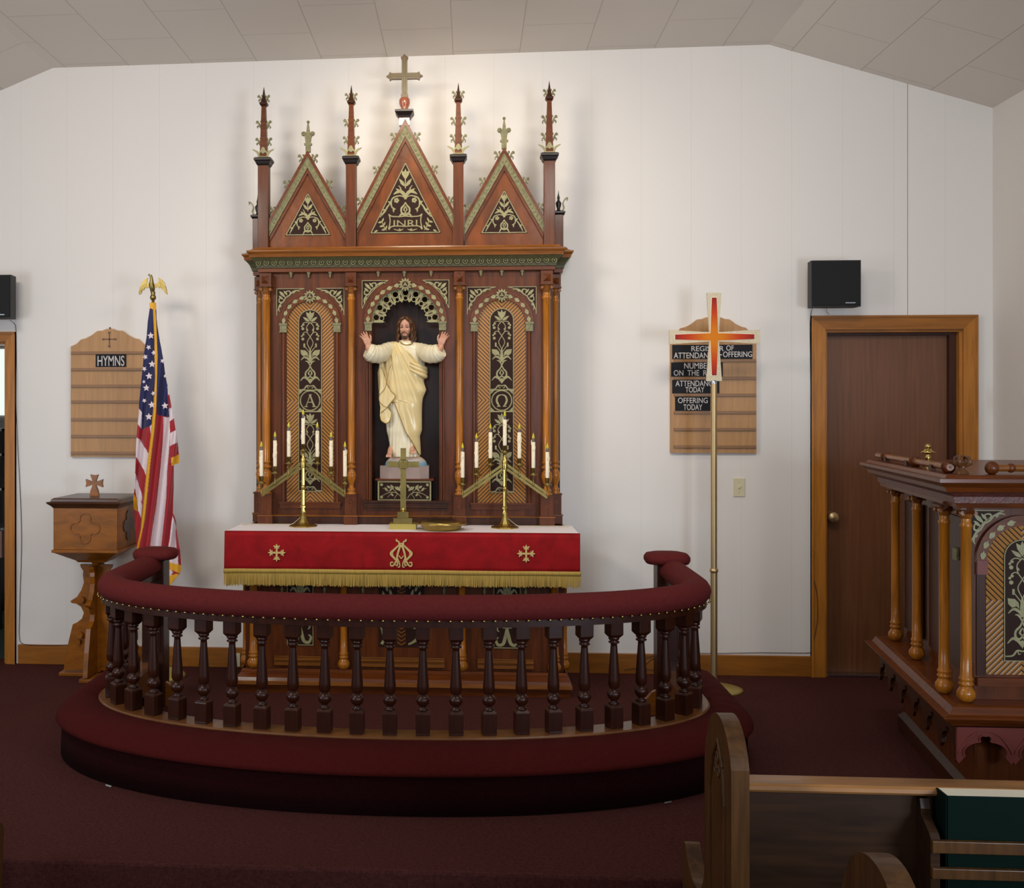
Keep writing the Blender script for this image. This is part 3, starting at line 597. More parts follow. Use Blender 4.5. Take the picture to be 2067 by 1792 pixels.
for cu, nm in ((-194, 'A'), (194, 'O')):
    mb = MB(); poly_px(mb, arch_poly(cu, 48, 604, 1014), FY-.004, FY+.01); o = mb.build('herringbone_panel', M_herr, reredos, origin=(AX(cu), FY, AZ(808)))
    mb = MB(); y = FY-.004; poly_px(mb, arch_poly(cu, 24, 623, 993), y-.004, y+.004, 1)
    q = [A2(*p) for p in arch_poly(cu, 23.4, 623.6, 992.4)]; q.append(q[0])
    for a, b in zip(q, q[1:]): mb.stroke([a, b], 1.5*px, y-.006, y-.0035, 0)
    X = lambda u: AX(cu+u); yy = (y-.006, y-.0035)
    for t0 in (623, 831): scroll(mb, X, lambda v, t0=t0: AZ(t0+v*(1 if t0 == 623 else .985)), *yy)
    for v in (787, 830.5): mb.stroke([A2(cu-23, v), A2(cu+23, v)], 2.2*px, *yy)
    cc = (AX(cu), AZ(808.5)); mb.tube([(cc[0]+20*px*math.cos(a), y-.0045, cc[1]+20*px*math.sin(a)) for a in [2*PI*k/32 for k in range(32)]], 1.5*px, 6, 0, closed=True)
    for s in (-1, 1):
        for t in (-1, 1): mb.prism([A2(cu+s*22, 808.5+t*21), A2(cu+s*14, 808.5+t*21), A2(cu+s*22, 808.5+t*13)], *yy)
    (letter_A if nm == 'A' else letter_O)(mb, cc[0], cc[1], 24*px, *yy); mb.build('scroll_inlay_panel', [M_gold, M_inl], reredos)
    mb = MB(); ring(mb, cu, 652, 48, 62, FY-.014, FY+.005); ring(mb, cu, 652, 59.5, 63, FY-.018, FY); ring(mb, cu, 652, 47, 49.5, FY-.018, FY); mb.build('arch_moulding', M_mahh, reredos)
    leaf_ring(cu, 652, 54.5, reredos); rosette(cu, 597, 13.5, reredos, FY-.019)
    for s in (-1, 1):
        spandrel(cu, 652, s, 73, 69, 55, 580, reredos)
        mb = MB(); mb.box(AX(cu+s*55-7), AX(cu+s*55+7), FY-.02, FY, AZ(668), AZ(652)); mb.box(AX(cu+s*55-8.5), AX(cu+s*55+8.5), FY-.024, FY, AZ(655), AZ(651)); mb.box(AX(cu+s*55-8), AX(cu+s*55+8), FY-.022, FY, AZ(669.5), AZ(668))
        mb.build('impost_cap', M_gild, reredos)
        mb = MB(); mb.box(AX(cu+s*55-6), AX(cu+s*55+6), FY-.006, FY, AZ(1015), AZ(669)); mb.tube([(AX(cu+s*55), FY-.007, AZ(1015)), (AX(cu+s*55), FY-.007, AZ(670))], 4*px, 12); mb.build('jamb_shaft', M_mah, reredos)
    mb = MB(); mb.box(AX(cu-62), AX(cu+62), FY-.014, FY, AZ(1027), AZ(1017)); mb.box(AX(cu-64), AX(cu+64), FY-.022, FY, AZ(1017), AZ(1014)); mb.box(AX(cu-62), AX(cu+62), FY-.018, FY, AZ(1022), AZ(1020.5)); mb.build('panel_ledge', M_mahh, reredos)
# niche
mb = MB(); ring(mb, 0, 650, 69, 83, FY-.014, FY+.005, n=32); ring(mb, 0, 650, 81, 84, FY-.018, FY, n=32); mb.build('arch_moulding', M_mahh, reredos)
leaf_ring(0, 650, 76, reredos, n=15, s=7); rosette(0, 574, 14, reredos, FY-.019)
mb = MB(); NT = 9                                         # pierced tracery: rings on stalks with pointed cusps
for k in range(NT):
    a = PI*(k+.5)/NT; c, s_ = math.cos(a), math.sin(a); pt = lambda r, d=0.0: A2(r*math.cos(a+d), 650-r*math.sin(a+d))
    for r, rr in ((60.5, 6.6), (49.5, 4.6)):
        x, z = pt(r); mb.tube([(x+rr*px*math.cos(t), FY+.012, z+rr*px*math.sin(t)) for t in [2*PI*i/14 for i in range(14)]], 1.1*px, 6, 0, closed=True)
for k in range(NT+1):
    a = PI*k/NT; pt = lambda r, d=0.0: A2(r*math.cos(a+d), 650-r*math.sin(a+d))
    if k in (0, NT): sg = 1 if k == 0 else -1; pol = [pt(69, 0), pt(69, sg*.07), pt(60, sg*.06), pt(55, sg*.10), pt(48, sg*.09), pt(42, sg*.03), pt(48, 0), pt(60, 0)]
    else: pol = [pt(69, -.075), pt(69, .075), pt(62, .055), pt(57, .05), pt(54, .085), pt(50, .07), pt(46, .085), pt(41, 0), pt(46, -.085), pt(50, -.07), pt(54, -.085), pt(57, -.05), pt(62, -.055)]
    mb.prism(pol, FY+.008, FY+.018)
    if 0 < k < NT: mb.prism([pt(60, 0), pt(54, .03), pt(47, 0), pt(54, -.03)], FY+.0065, FY+.008, 1)
ring(mb, 0, 650, 67, 70, FY+.006, FY+.02, n=32); mb.build('niche_tracery', [M_gold, M_mahd], reredos)
for s in (-1, 1):
    spandrel(0, 650, s, 92, 88, 56, 565, reredos)
    mb = MB(); mb.box(AX(s*75-7), AX(s*75+7), FY-.02, FY, AZ(667), AZ(650)); mb.box(AX(s*75-8.5), AX(s*75+8.5), FY-.024, FY, AZ(653), AZ(649)); mb.build('impost_cap', M_gild, reredos)
    mb = MB(); mb.box(AX(s*75-6.5), AX(s*75+6.5), FY-.006, FY, AZ(1010), AZ(668))
    for d in (-2.6, 2.6): mb.tube([(AX(s*75+d), FY-.006, AZ(1010)), (AX(s*75+d), FY-.006, AZ(669))], 2.4*px, 10)
    mb.build('jamb_shaft', M_mah, reredos)
mb = MB(); mb.box(AX(-84), AX(84), FY-.012, FY, AZ(1030), AZ(1016)); mb.box(AX(-86), AX(86), FY-.024, FY, AZ(1014), AZ(1010.5)); mb.tube([(AX(-83), FY-.012, AZ(1024)), (AX(83), FY-.012, AZ(1024))], 2*px, 8); mb.build('panel_ledge', M_mahd, reredos)
# gables
def crocket(mb, u, v, s, k=1.0, y=FY+.01, mi=0):
    P = lambda a, b: A2(u+s*a*k, v-b*k); w = px*k; Y = (y-.008, y+.008)
    mb.stroke([P(-5, -12), P(-1, -6), P(1, 1), P(5, 4), P(7, 1)], [2.5*w, 4*w, 3*w, 2.6*w], *Y, mi); mb.stroke([P(-5, -7), P(-5, 1), P(-3, 5), P(-6, 6)], [2*w, 3*w, 1.5*w], *Y, mi)
    x, z = P(4.5, 4); mb.ball((x, y-.002, z), 3.1*w, mi, 10, 7); mb.stroke([P(1, -3), P(5, -7), P(3, -10)], [2.4*w, 1*w], *Y, mi)
def tri_inlay(cu, va, hw, vb, parent, big):
    mb = MB(); y = FY+.002; p = [(cu, va), (cu+hw, vb), (cu-hw, vb)]
    poly_px(mb, p, y-.004, y+.003, 1); q = [A2(cu, va+3), A2(cu+hw-2.2, vb-1.5), A2(cu-hw+2.2, vb-1.5), A2(cu, va+3)]
    for a, b in zip(q, q[1:]): mb.stroke([a, b], 1.7*px, y-.0065, y-.0035)
    k = (vb-va)/145.0; k = k if big else k*1.28; Y = (y-.0065, y-.0035)
    top = va if big else va-3
    for s in (-1, 1):
        X = lambda a: AX(cu+s*a*k); Z = lambda b: AZ(top+b*k)
        st = lambda pts, ww: mb.stroke([(X(a), Z(b)) for a, b in pts], [t*px*k for t in ww], *Y, 0, 5)
        lf = lambda a, b, c, d, e: mb.leaf(X(a), Z(b), X(c), Z(d), e*px*k, *Y)
        mb.prism([(X(a), Z(b)) for a, b in ((0, 14), (2.5, 20), (8, 18), (7, 26), (2.5, 33), (0, 37))], *Y)
        lf(1, 50, 13, 34, 7); st([(0, 36), (0, 54)], (2, 2)); st([(0, 76), (3, 66), (10, 60), (18, 62), (24, 66)], (4, 7, 6, 1)); st([(9, 60), (10, 53), (14, 48)], (4, 1)); lf(10, 60, 20, 54, 4)
        for j in range(5): a = j*2*PI/5; mb.disc(X(18)+3.2*k*px*math.cos(a), Z(78)+3.2*k*px*math.sin(a), 2.4*k*px, *Y, 0, 8)
        st([(0, 74), (6, 70), (14, 69), (25, 73), (29, 82), (27, 92), (20, 96)], (2, 2.4, 3.5, 2)); lf(27, 84, 36, 80, 5); lf(24, 92, 24, 103, 4)
        st([(0, 82), (3, 88), (8, 94), (8, 102), (3, 105), (0, 102)], (2, 3.5, 3.4, 2)); st([(0, 90), (3, 97), (0, 101)], (1.5, 3, 1)); st([(0, 108), (8, 106), (14, 113 if big else 118)], (4, 4, 1))
        st([(29, 82), (36, 90), (42, 100), (48 if not big else 52, 112)], (1.5, 3, 4, 1.5)); lf(40, 98, 47, 96, 4); lf(44, 106, 52, 104, 4) if big else None
        if big:
            st([(0, 110), (15, 111), (28, 110), (34, 106)], (2.2, 2.2, 2.2, 3)); st([(0, 131), (15, 130), (28, 131), (34, 137)], (2.2, 2.2, 2.2, 3)); st([(33, 106), (31, 120), (34, 137)], (2.5, 2, 2.5))
            st([(4, 136), (12, 139), (24, 136)], (1, 2.6, 1)); lf(8, 139, 14, 135, 3)
            st([(38, 139), (44, 130), (48, 118)], (1, 2, 1))
            for a, b in ((40, 136), (44, 129), (47, 121)): lf(a, b, a+9, b-1+3, 4.5); lf(a, b, a-3, b-8, 3.5)
            lf(56, 138, 64, 142, 4)
    if big: text_mesh(mb, 'INRI', AX(cu-24), AX(cu+24), AZ(456), AZ(443), y-.005, 0, .003)
    mb.build('gilt_inlay', [M_gold, M_inl], parent)
for cu, va, mm, XX, big in ((-199, 300, 1.76, 79, 0), (0, 239, 1.9, 98, 1), (199, 300, 1.76, 79, 0)):
    c = lambda t, x_=None: va+t
    def chev(mb, t0, t1, y0, y1, mi=0):
        poly_px(mb, [(cu, va+t0), (cu+XX, va+t0+mm*XX), (cu+XX, va+t1+mm*XX), (cu, va+t1), (cu-XX, va+t1+mm*XX), (cu-XX, va+t0+mm*XX)], y0, y1, mi)
    mb = MB(); poly_px(mb, [(cu, va+30), (cu+XX, va+30+mm*XX), (cu+XX, 499), (cu-XX, 499), (cu-XX, va+30+mm*XX)], FY+.002, FY+.05); g = mb.build('gable', M_gable, reredos)
    mb = MB(); chev(mb, 0, 12, FY-.02, FY+.05); chev(mb, 34, 46, FY-.010, FY+.03); mb.build('gable_rim', M_mahh, g)
    mb = MB(); chev(mb, 11, 35, FY-.014, FY+.02); chev(mb, 12, 15, FY-.018, FY+.02, 0); chev(mb, 32, 35, FY-.018, FY+.02, 0)
    n = 22 if big else 18
    for s in (-1, 1):
        for i in range(n):
            t = (i+.8)/n*XX; mb.ball((AX(cu+s*t), FY-.014, AZ(va+23+mm*t)), (2.6*px, .003, 3.4*px), 0, 8, 5)
    mb.build('gilt_gable_band', [M_gild, M_gold], g)
    tri_inlay(cu, 325 if big else 384, 72 if big else 47, 470 if big else 472, g, big)
    for s in (-1, 1):
        for t in ((.20, .56, .90) if big else (.12, .50, .88)):
            mb = MB(); crocket(mb, cu+s*(t*XX+4), va+t*XX*mm-4, s, 1.0); mb.build('crocket', M_gild, g)
    if not big:
        mb = MB(); yy = (FY+.0, FY+.02); P = lambda a, b: A2(cu+a, b)
        mb.prism([P(-5, 302), P(5, 302), P(5, 288), P(8, 287), P(8, 284), P(5, 283), P(6.5, 272), P(8, 269), P(4, 264), P(2.5, 252), P(1, 243), P(-1, 243), P(-2.5, 252), P(-4, 264), P(-8, 269), P(-6.5, 272), P(-5, 283), P(-8, 284), P(-8, 287), P(-5, 288)], *yy)
        for s in (-1, 1): x, z = P(s*9, 264); mb.ball((x, FY+.008, z), (5*px, .012, 5*px), 0, 12, 8); mb.stroke([P(s*9, 262), P(s*13, 264), P(s*10, 268)], 1.5*px, FY-.006, FY)
        x, z = P(0, 240); mb.ball((x, FY+.01, z), 3.3*px, 0, 12, 8); mb.build('fleur_finial', M_gild, g)
# pinnacles
def pinnacle(u, hw, tip, cap, parent, y=FY-.002):
    mb = MB(); mb.box(AX(u-hw), AX(u+hw), y-hw*px, y+hw*px+.01, AZ(500), AZ(cap+8), b=.003)
    P = mb.build('pinnacle', M_mah, parent)
    mb = MB()
    for r, v in ((hw+2, 8), (hw+5, 4), (hw+7, 1), (hw+7, -3)): pass
    R2 = math.sqrt(2)
    mb.lathe([((hw+1)*R2*px, AZ(cap+12)), ((hw+3)*R2*px, AZ(cap+9)), ((hw+5)*R2*px, AZ(cap+4)), ((hw+7)*R2*px, AZ(cap+2)), ((hw+7)*R2*px, AZ(cap-2)), ((hw+4)*R2*px, AZ(cap-4))], AX(u), y, 4, smooth=False, rot=PI/4); mb.build('capital', M_blk, P)
    mb = MB(); col = tip+36
    mb.lathe([(8*R2*px, AZ(cap-3)), (7.4*R2*px, AZ(cap-12)), (4.2*R2*px, AZ(col)), (4*R2*px, AZ(col))], AX(u), y, 4, smooth=False, rot=PI/4)
    mb.lathe([(5*R2*px, AZ(col+4)), (8*R2*px, AZ(col)), (8*R2*px, AZ(col-3)), (5*R2*px, AZ(col-5))], AX(u), y, 4, 1, smooth=False, rot=PI/4)
    mb.lathe([(5*R2*px, AZ(col-4)), (2.4*R2*px, AZ(col-20)), (.4*px, AZ(tip))], AX(u), y, 4, 2, smooth=False, rot=PI/4); mb.build('spire', [M_mahh, M_mahd, M_mahd], P)
    mb = MB(); yy = (y-.028, y-.022); Q = lambda a, b: A2(u+a, cap-4-b)
    for s in (-1, 1):
        mb.stroke([Q(s*1, 2), Q(s*7, 0), Q(s*10, 7), Q(s*13, 12), Q(s*22, 17)], [3*px, 4.5*px, 4*px, 4.5*px, 1*px], *yy); mb.stroke([Q(s*10, 5), Q(s*7, 11), Q(s*3, 14)], [3*px, 3*px, 2.5*px], *yy)
    mb.prism([Q(-6, 12), Q(-3, 20), Q(0, 22), Q(3, 20), Q(6, 12), Q(0, 8)], *yy); mb.prism([Q(-9, 0), Q(9, 0), Q(8, 3), Q(-8, 3)], *yy)
    mb.box(AX(u-9), AX(u+9), y-.028, y+.02, AZ(cap-3), AZ(cap-6)); mb.build('gilt_crown', M_gold, P)
    for v, k, d in ((cap-40, .95, 8), (cap-75, .95, 7), (tip+22, .85, 4.5)):
        for s in (-1, 1): mb = MB(); crocket(mb, u+s*(d+2), v, s, k, y=y+.0); mb.build('crocket', M_gild, P)
for u, hw in ((-289.5, 10.8), (-110, 10.2), (107, 10.2), (289, 10.8)): pinnacle(u, hw, 168, 318, reredos)
for s in (-1, 1):
    mb = MB(); u = s*311; y = WY
    mb.box(AX(u-9), AX(u+9), y-.03, y+.03, AZ(500), AZ(428), b=.002); R2 = 1.414
    P = mb.build('end_pedestal', M_mah, reredos)
    mb = MB(); mb.lathe([(10*R2*px, AZ(430)), (13*R2*px, AZ(426)), (13*R2*px, AZ(423)), (9*R2*px, AZ(421))], AX(u), y, 4, smooth=False, rot=PI/4)
    mb.lathe([(7*px, AZ(422)), (3*px, AZ(417)), (5*px, AZ(410)), (6*px, AZ(404)), (2*px, AZ(398)), (3*px, AZ(394)), (1*px, AZ(386)), (.2*px, AZ(378))], AX(u), y, 12); mb.build('urn_finial', M_blk, P)
    mb = MB(); Q = lambda a, b: A2(u+s*a, b)
    mb.stroke([Q(6, 421), Q(11, 415), Q(9, 405), Q(13, 397), Q(18, 394), Q(17, 400)], [2*px, 3.5*px, 2.5*px, 3*px, 2*px], y-.004, y+.004); mb.build('gilt_scroll', M_gold, P)
# crowning cross
mb = MB(); y = FY+.01; cx_ = -2
mb.box(AX(cx_-10.5), AX(cx_+10.5), y-.03, y+.03, AZ(252), AZ(234)); P = mb.build('cross_pedestal', M_copper, reredos)
mb = MB(); mb.lathe([(12*1.414*px, AZ(237)), (13.5*1.414*px, AZ(233)), (17*1.414*px, AZ(228)), (18.5*1.414*px, AZ(226)), (18.5*1.414*px, AZ(222)), (15*1.414*px, AZ(221))], AX(cx_), y, 4, smooth=False, rot=PI/4); mb.build('capital', M_blk, P)
mb = MB(); mb.lathe([(9*px, AZ(221)), (7*px, AZ(216)), (9.5*px, AZ(211)), (11.2*px, AZ(206)), (11.2*px, AZ(199)), (9*px, AZ(195)), (3*px, AZ(194))], AX(cx_), y, 20); mb.build('turned_knop', M_copper, P)
mb = MB(); Q = lambda a, b: A2(cx_+a, b); w = 5.6; e = 7.6
cr = [Q(0, 106), Q(3, 110), Q(e, 113), Q(w, 119), Q(w, 145), Q(26, 145), Q(30, 142.5), Q(32, 148), Q(37, 151), Q(32, 154), Q(30, 159.5), Q(26, 157), Q(w, 157), Q(w, 186), Q(e, 190), Q(w, 196)]
cl = [(2*AX(cx_)-p[0], p[1]) for p in cr[::-1]]; mb.prism(cr+cl[:-1], y-.012, y+.012)
for a, b in ((Q(0, 112), Q(0, 192)), (Q(-33, 151), Q(33, 151))): mb.stroke([a, b], 1.4*px, y-.015, y-.012, 1); 
for s in (-1, 1): mb.stroke([Q(s*4, 120), Q(s*4, 147), ], 1*px, y-.0135, y-.012, 1); mb.stroke([Q(s*4, 155), Q(s*4, 188)], 1*px, y-.0135, y-.012, 1); mb.stroke([Q(s*4, 147), Q(s*29, 147)], 1*px, y-.0135, y-.012, 1); mb.stroke([Q(s*4, 155), Q(s*29, 155)], 1*px, y-.0135, y-.012, 1)
mb.build('crowning_cross', [mat('bronzed_wood', rgb(124, 96, 68), .4, noise=(8, .2, (1, 1, 1))), M_gild], reredos)
# ------------------------------------------------------------------ altar table under the reredos
YA = -.50
def BX(u): return XC+u/sA(YA)
def BZ(v): return CAMZ+(HY-v)/sA(YA)
qa = 1/sA(YA)
altar = thing('altar', 'carved mahogany altar table with columns and inlaid panels under the red cloth', 'altar', (XC, -.3, 0))
m = MB(); m.box(BX(-322), BX(322), -.03, YA, BZ(1352), HM-.05); m.build('case', M_mah, altar)
m = MB(); m.box(XC-.95, XC+.95, -.02, -.70, HM-.05, HM-.006, b=.004); m.box(XC-.93, XC+.93, -.02, -.66, HM-.08, HM-.05); m.build('table_top', M_mahh, altar)
m = MB(); lv = ((1349, .045), (1354, .06), (1356, .06), (1362, .11), (1368, .12), (1369, .128), (1375, .13), (1376, .105), (1398, .10))
for (v0, d0), (v1, d1) in zip(lv, lv[1:]):
    r = [[(XC-.915-d*.35, -.03, BZ(v)), (XC-.915-d*.35, YA-d, BZ(v)), (XC+.915+d*.35, YA-d, BZ(v)), (XC+.915+d*.35, -.03, BZ(v))] for v, d in ((v0, d0), (v1, d1))]
    m.loft(r, 1 if v0 in (1368, 1369) else 0, smooth=False, caps=False)
m.add([(XC-.95, -.03, BZ(1398)), (XC+.95, -.03, BZ(1398)), (XC+.95, YA-.1, BZ(1398)), (XC-.95, YA-.1, BZ(1398))], [(0, 1, 2, 3)]); m.build('base_moulding', [M_mahh, M_oakh], altar)
for x in (-.78, -.28, .28, .78):
    m = MB(); m.lathe([(.028, 0), (.034, .006), (.03, .014), (.034, .022), (.03, BZ(1397)+.002)], XC+x, YA-.06, 16); m.build('foot', M_blk, altar)
for u in (-323, -303):
    for s in (-1, 1):
        k = .55 if abs(u) > 300 else .85
        column(s*abs(u), YA-.03 if abs(u) < 310 else YA+.04, 8.5 if abs(u) < 310 else 7.5, altar, top=1100, cap0=1120, shaft0=1140, shaft1=1290, ped0=1350, ped1=None, style='ball', sc_=qa/px, zf=BZ, xf=BX)
for u in (-119, 119): column(u, YA-.03, 8, altar, top=1100, cap0=1120, shaft0=1140, shaft1=1290, ped0=1350, ped1=None, style='ball', sc_=qa/px, zf=BZ, xf=BX)
for cu, hw, big in ((-209, 27, 0), (-3, 46, 1), (209, 27, 0)):
    m = MB(); y = YA-.001; m.box(BX(cu-hw), BX(cu+hw), y-.004, y+.004, BZ(1305), BZ(1165), 1)
    X = lambda u: BX(cu+u); yy = (y-.0065, y-.004)
    if not big:
        for a, b in (((-hw, 1304), (hw, 1304)), ((-hw+.7, 1305), (-hw+.7, 1165)), ((hw-.7, 1305), (hw-.7, 1165))): m.stroke([(X(a[0]), BZ(a[1])), (X(b[0]), BZ(b[1]))], 1.5*qa, *yy)
        for s in (-1, 1):
            st = lambda pts, w: m.stroke([(X(s*a), BZ(b)) for a, b in pts], [t*qa for t in w], *yy)
            st([(0, 1245), (4, 1262), (14, 1258), (20, 1266), (16, 1272)], (6, 6, 4, 2)); st([(0, 1262), (3, 1280), (8, 1296), (18, 1298), (22, 1288), (17, 1283)], (4, 7, 6, 5, 2))
            st([(0, 1180), (5, 1195), (14, 1188), (20, 1196)], (3, 6, 5, 1)); st([(0, 1200), (8, 1215), (12, 1232), (0, 1245)], (2, 4, 4, 3)); m.leaf(X(0), BZ(1200), X(s*9), BZ(1178), 5*qa, *yy)
    else:
        m.box(BX(cu-9), BX(cu+9), y-.006, y, BZ(1302), BZ(1172), 2)
        for i in range(16):
            for s in (-1, 1): v = 1175+i*8; m.stroke([(X(s*8.5), BZ(v)), (X(0), BZ(v+6))], 2.6*qa, y-.0085, y-.006, 3)
        for s in (-1, 1):
            st = lambda pts, w: m.stroke([(X(s*a), BZ(b)) for a, b in pts], [t*qa for t in w], *yy)
            st([(14, 1300), (30, 1290), (38, 1272), (24, 1262), (16, 1252)], (3, 6, 5, 4, 2)); st([(40, 1300), (34, 1284), (42, 1262), (30, 1240)], (6, 4, 3, 1))
            for j in range(6): a = j*PI/3; m.disc(X(s*29)+5*qa*math.cos(a), BZ(1262)+5*qa*math.sin(a), 2.6*qa, *yy, 0, 8)
            for a, b in ((16, 1180), (28, 1186), (20, 1196), (36, 1178), (34, 1200)): m.leaf(X(s*a), BZ(b+8), X(s*(a+4)), BZ(b-8), 6*qa, *yy)
    m.build('inlay_panel', [M_gold, M_inl, M_mahd, M_oakh], altar)
for cu, hw in ((-206, 56), (0, 84), (206, 56)):
    m = MB()
    for v0, v1, d in ((1338, 1334, .008), (1334, 1331, .02), (1328, 1326, .012), (1345, 1341, .016)): m.box(BX(cu-hw), BX(cu+hw), YA-d, YA, BZ(v0), BZ(v1))
    m.box(BX(cu-hw), BX(cu+hw), YA-.006, YA, BZ(1345), BZ(1326)); m.build('panel_ledge', M_oakh, altar)
for u in (-246, -159, -81, 83, 164, 246):
    m = MB(); m.lathe([(0, BZ(1200)), (2*qa, BZ(1197)), (4*qa, BZ(1190)), (2*qa, BZ(1186)), (3.5*qa, BZ(1180)), (2.5*qa, BZ(1168))], BX(u), YA-.012, 10); m.build('pendant', M_gild, altar)
# linen and red frontal
YM = -.72
def MX(px_): return WX(px_, YM)
def MZ(v): return CAMZ+(HY-v)/sA(YM)
MX0, MX1 = MX(453.5), MX(1171)
lin_ = MB(); lin_.box(MX0+.004, MX1-.004, YM+.006, -.29, HM-.006, HM, b=.002)
for x0, x1 in ((MX0+.004, MX0+.009), (MX1-.009, MX1-.004)):
    lin_.box(x0, x1, YM+.01, -.30, MZ(1188) if x0 < XC else MZ(1170), HM-.003)
tag(lin_.build('altar_linen', M_linen), 'white linen cloth laid flat over the altar top', 'altar cloth')
fr = thing('altar_frontal', 'red altar frontal with gold emblems and long gold fringe hanging over the altar edge', 'altar cloth', (XC, YM, HM))
def sheet(m, x0, x1, z0, z1, yf, nx, nz, th=.003, mi=0):
    fv = [[(x0+(x1-x0)*i/nx, yf(x0+(x1-x0)*i/nx, z0+(z1-z0)*j/nz), z0+(z1-z0)*j/nz) for i in range(nx+1)] for j in range(nz+1)]
    vs = [p for r in fv for p in r]+[(p[0], p[1]+th, p[2]) for r in fv for p in r]; N = (nx+1)*(nz+1); fs = []; W_ = nx+1
    for j in range(nz):
        for i in range(nx): a = j*W_+i; fs += [(a, a+1, a+W_+1, a+W_), (a+N, a+N+W_, a+N+W_+1, a+N+1)]
    for i in range(nx): fs += [(i, i+N, i+1+N, i+1), (nz*W_+i, nz*W_+i+1, nz*W_+i+1+N, nz*W_+i+N)]
    for j in range(nz): a = j*W_; b = a+nx; fs += [(a, a+W_, a+W_+N, a+N), (b, b+N, b+W_+N, b+W_)]
    m.add(vs, fs, mi, True)
def yfr(x, z):
    t = (HM-z)/.24; d = x-MX(735)
    return YM-.003+t*(.0045*math.sin(x*9+z*14)+.002*math.sin(x*23-z*9))+.006*math.exp(-(d/.006)**2)*(.4+t)-.010*t*math.exp(-((x-MX0)/.05)**2)
m = MB(); sheet(m, MX0, MX1, MZ(1153), HM+.001, yfr, 260, 8); m.box(MX0, MX1, YM-.004, YM+.03, HM-.001, HM+.0005, b=.0); m.build('red_cloth', M_red, fr)
m = MB(); sheet(m, MX0-.002, MX1+.004, MZ(1159), MZ(1150), lambda x, z: yfr(x, MZ(1152))-.004, 200, 2)
rr = random.Random(3); n = 620
for i in range(n):
    x = MX0+(MX1-MX0+.004)*(i+.5)/n; z0, z1 = MZ(1158), MZ(1183+rr.uniform(-1.5, 2.5)-(2 if x > XC else 0)); w = (MX1-MX0)/n*rr.uniform(.40, .56); dx = rr.uniform(-.002, .002)+.0025*math.sin(i*.21)
    y = yfr(x, MZ(1155))-.0025; y2 = y-.001+rr.uniform(-.003, .002)
    m.add([(x-w, y, z0), (x+w, y, z0), (x+w+dx, y2, z1), (x-w+dx, y2, z1), (x-w, y+.003, z0), (x+w, y+.003, z0), (x+w+dx, y2+.003, z1), (x-w+dx, y2+.003, z1)],
          [(0, 3, 2, 1), (4, 5, 6, 7), (0, 4, 7, 3), (1, 2, 6, 5), (3, 7, 6, 2)])
m.build('fringe', M_fringe, fr)
pm = 1/sA(YM)
for cxp, cv in ((559, 1115), (1062, 1117)):
    x, z = MX(cxp), CAMZ+(HY-cv)/sca(YM, MX(cxp)); y = yfr(x, z)-.005; Y = (y-.003, y+.004); m = MB()
    for k in range(4):
        c, s_ = [(1, 0), (0, 1), (-1, 0), (0, -1)][k]
        R = lambda a, b: (x+(c*a-s_*b)*pm, z+(s_*a+c*b)*pm)
        m.prism([R(0, 1.8), R(11, 1.8), R(11, -1.8), R(0, -1.8)], *Y); m.prism([R(10, 1.5), R(14, 2), R(18.5, 0), R(14, -2), R(10, -1.5)], *Y)
        for t in (-1, 1): m.stroke([R(9, 0), R(12, t*3), R(14, t*6.5)], [2.5*pm, 3*pm, 2*pm], *Y); m.stroke([R(9.5, t*2.5), R(9, t*5)], 1.6*pm, *Y)
    m.build('embroidered_cross', M_emb, fr)
x, z = MX(810), MZ(1117); y = yfr(x, z)-.005; Y = (y-.003, y+.004); m = MB()
for s in (-1, 1):
    st = lambda pts, w: m.stroke([(x+s*a*pm, z+b*pm) for a, b in pts], [t*pm for t in w], *Y)
    st([(10, 26), (5, 24), (4, 20)], (3, 2.4)); st([(8, 27.5), (11, 27)], (4, 4)); st([(0, 21), (6, 20)], (2, 2)); st([(2, 20), (6, 16), (14, 8), (21, 0), (14, -9), (8, -16), (8, -24), (12, -22)], (2, 3, 4.5, 4.5, 3, 2.4, 2))
    st([(2, 21), (3, 14), (7, 0), (10, -14), (16, -24), (21, -24), (21, -18), (16, -18)], (2.5, 4, 3.4, 3, 2.4, 2.4)); st([(-1, 18), (4, 8), (8, -6), (4, -18), (3, -26), (7, -27)], (1.6, 2.4, 2.4, 1.8)); st([(5, -4), (0, -10)], (2, 2)); st([(17, 7), (17, -6)], (1.5, 1.5))
m.build('embroidered_monogram', M_emb, fr)
# ------------------------------------------------------------------ pedestal box and statue in the niche
YS = -.20; qs = 1/sA(YS); xs0 = XC
def SX(p): return WX(p, YS)
def SZ(v): return CAMZ+(HY-v)/sA(YS)
nb = AZ(1010.5)
pb = thing('statue_pedestal', 'dark inlaid pedestal box with gilt border in the niche under the statue', 'pedestal', (SX(818), YS, nb))
m = MB(); m.box(SX(764), SX(871), YS-.052, YS+.14, nb, SZ(969)); b_ = m.build('box', M_inl, pb)
m = MB(); m.box(SX(759), SX(876), YS-.064, YS+.145, SZ(969), SZ(965), b=.003); m.build('lid', M_mahh, pb)
m = MB(); y = YS-.0535; Yp = (y-.001, y+.003)
for a, b in (((764, 1008), (871, 1008)), ((764, 971), (871, 971)), ((765.5, 1009), (765.5, 970)), ((869.5, 1009), (869.5, 970))): m.stroke([(SX(a[0]), SZ(a[1])), (SX(b[0]), SZ(b[1]))], 3*qs, *Yp)
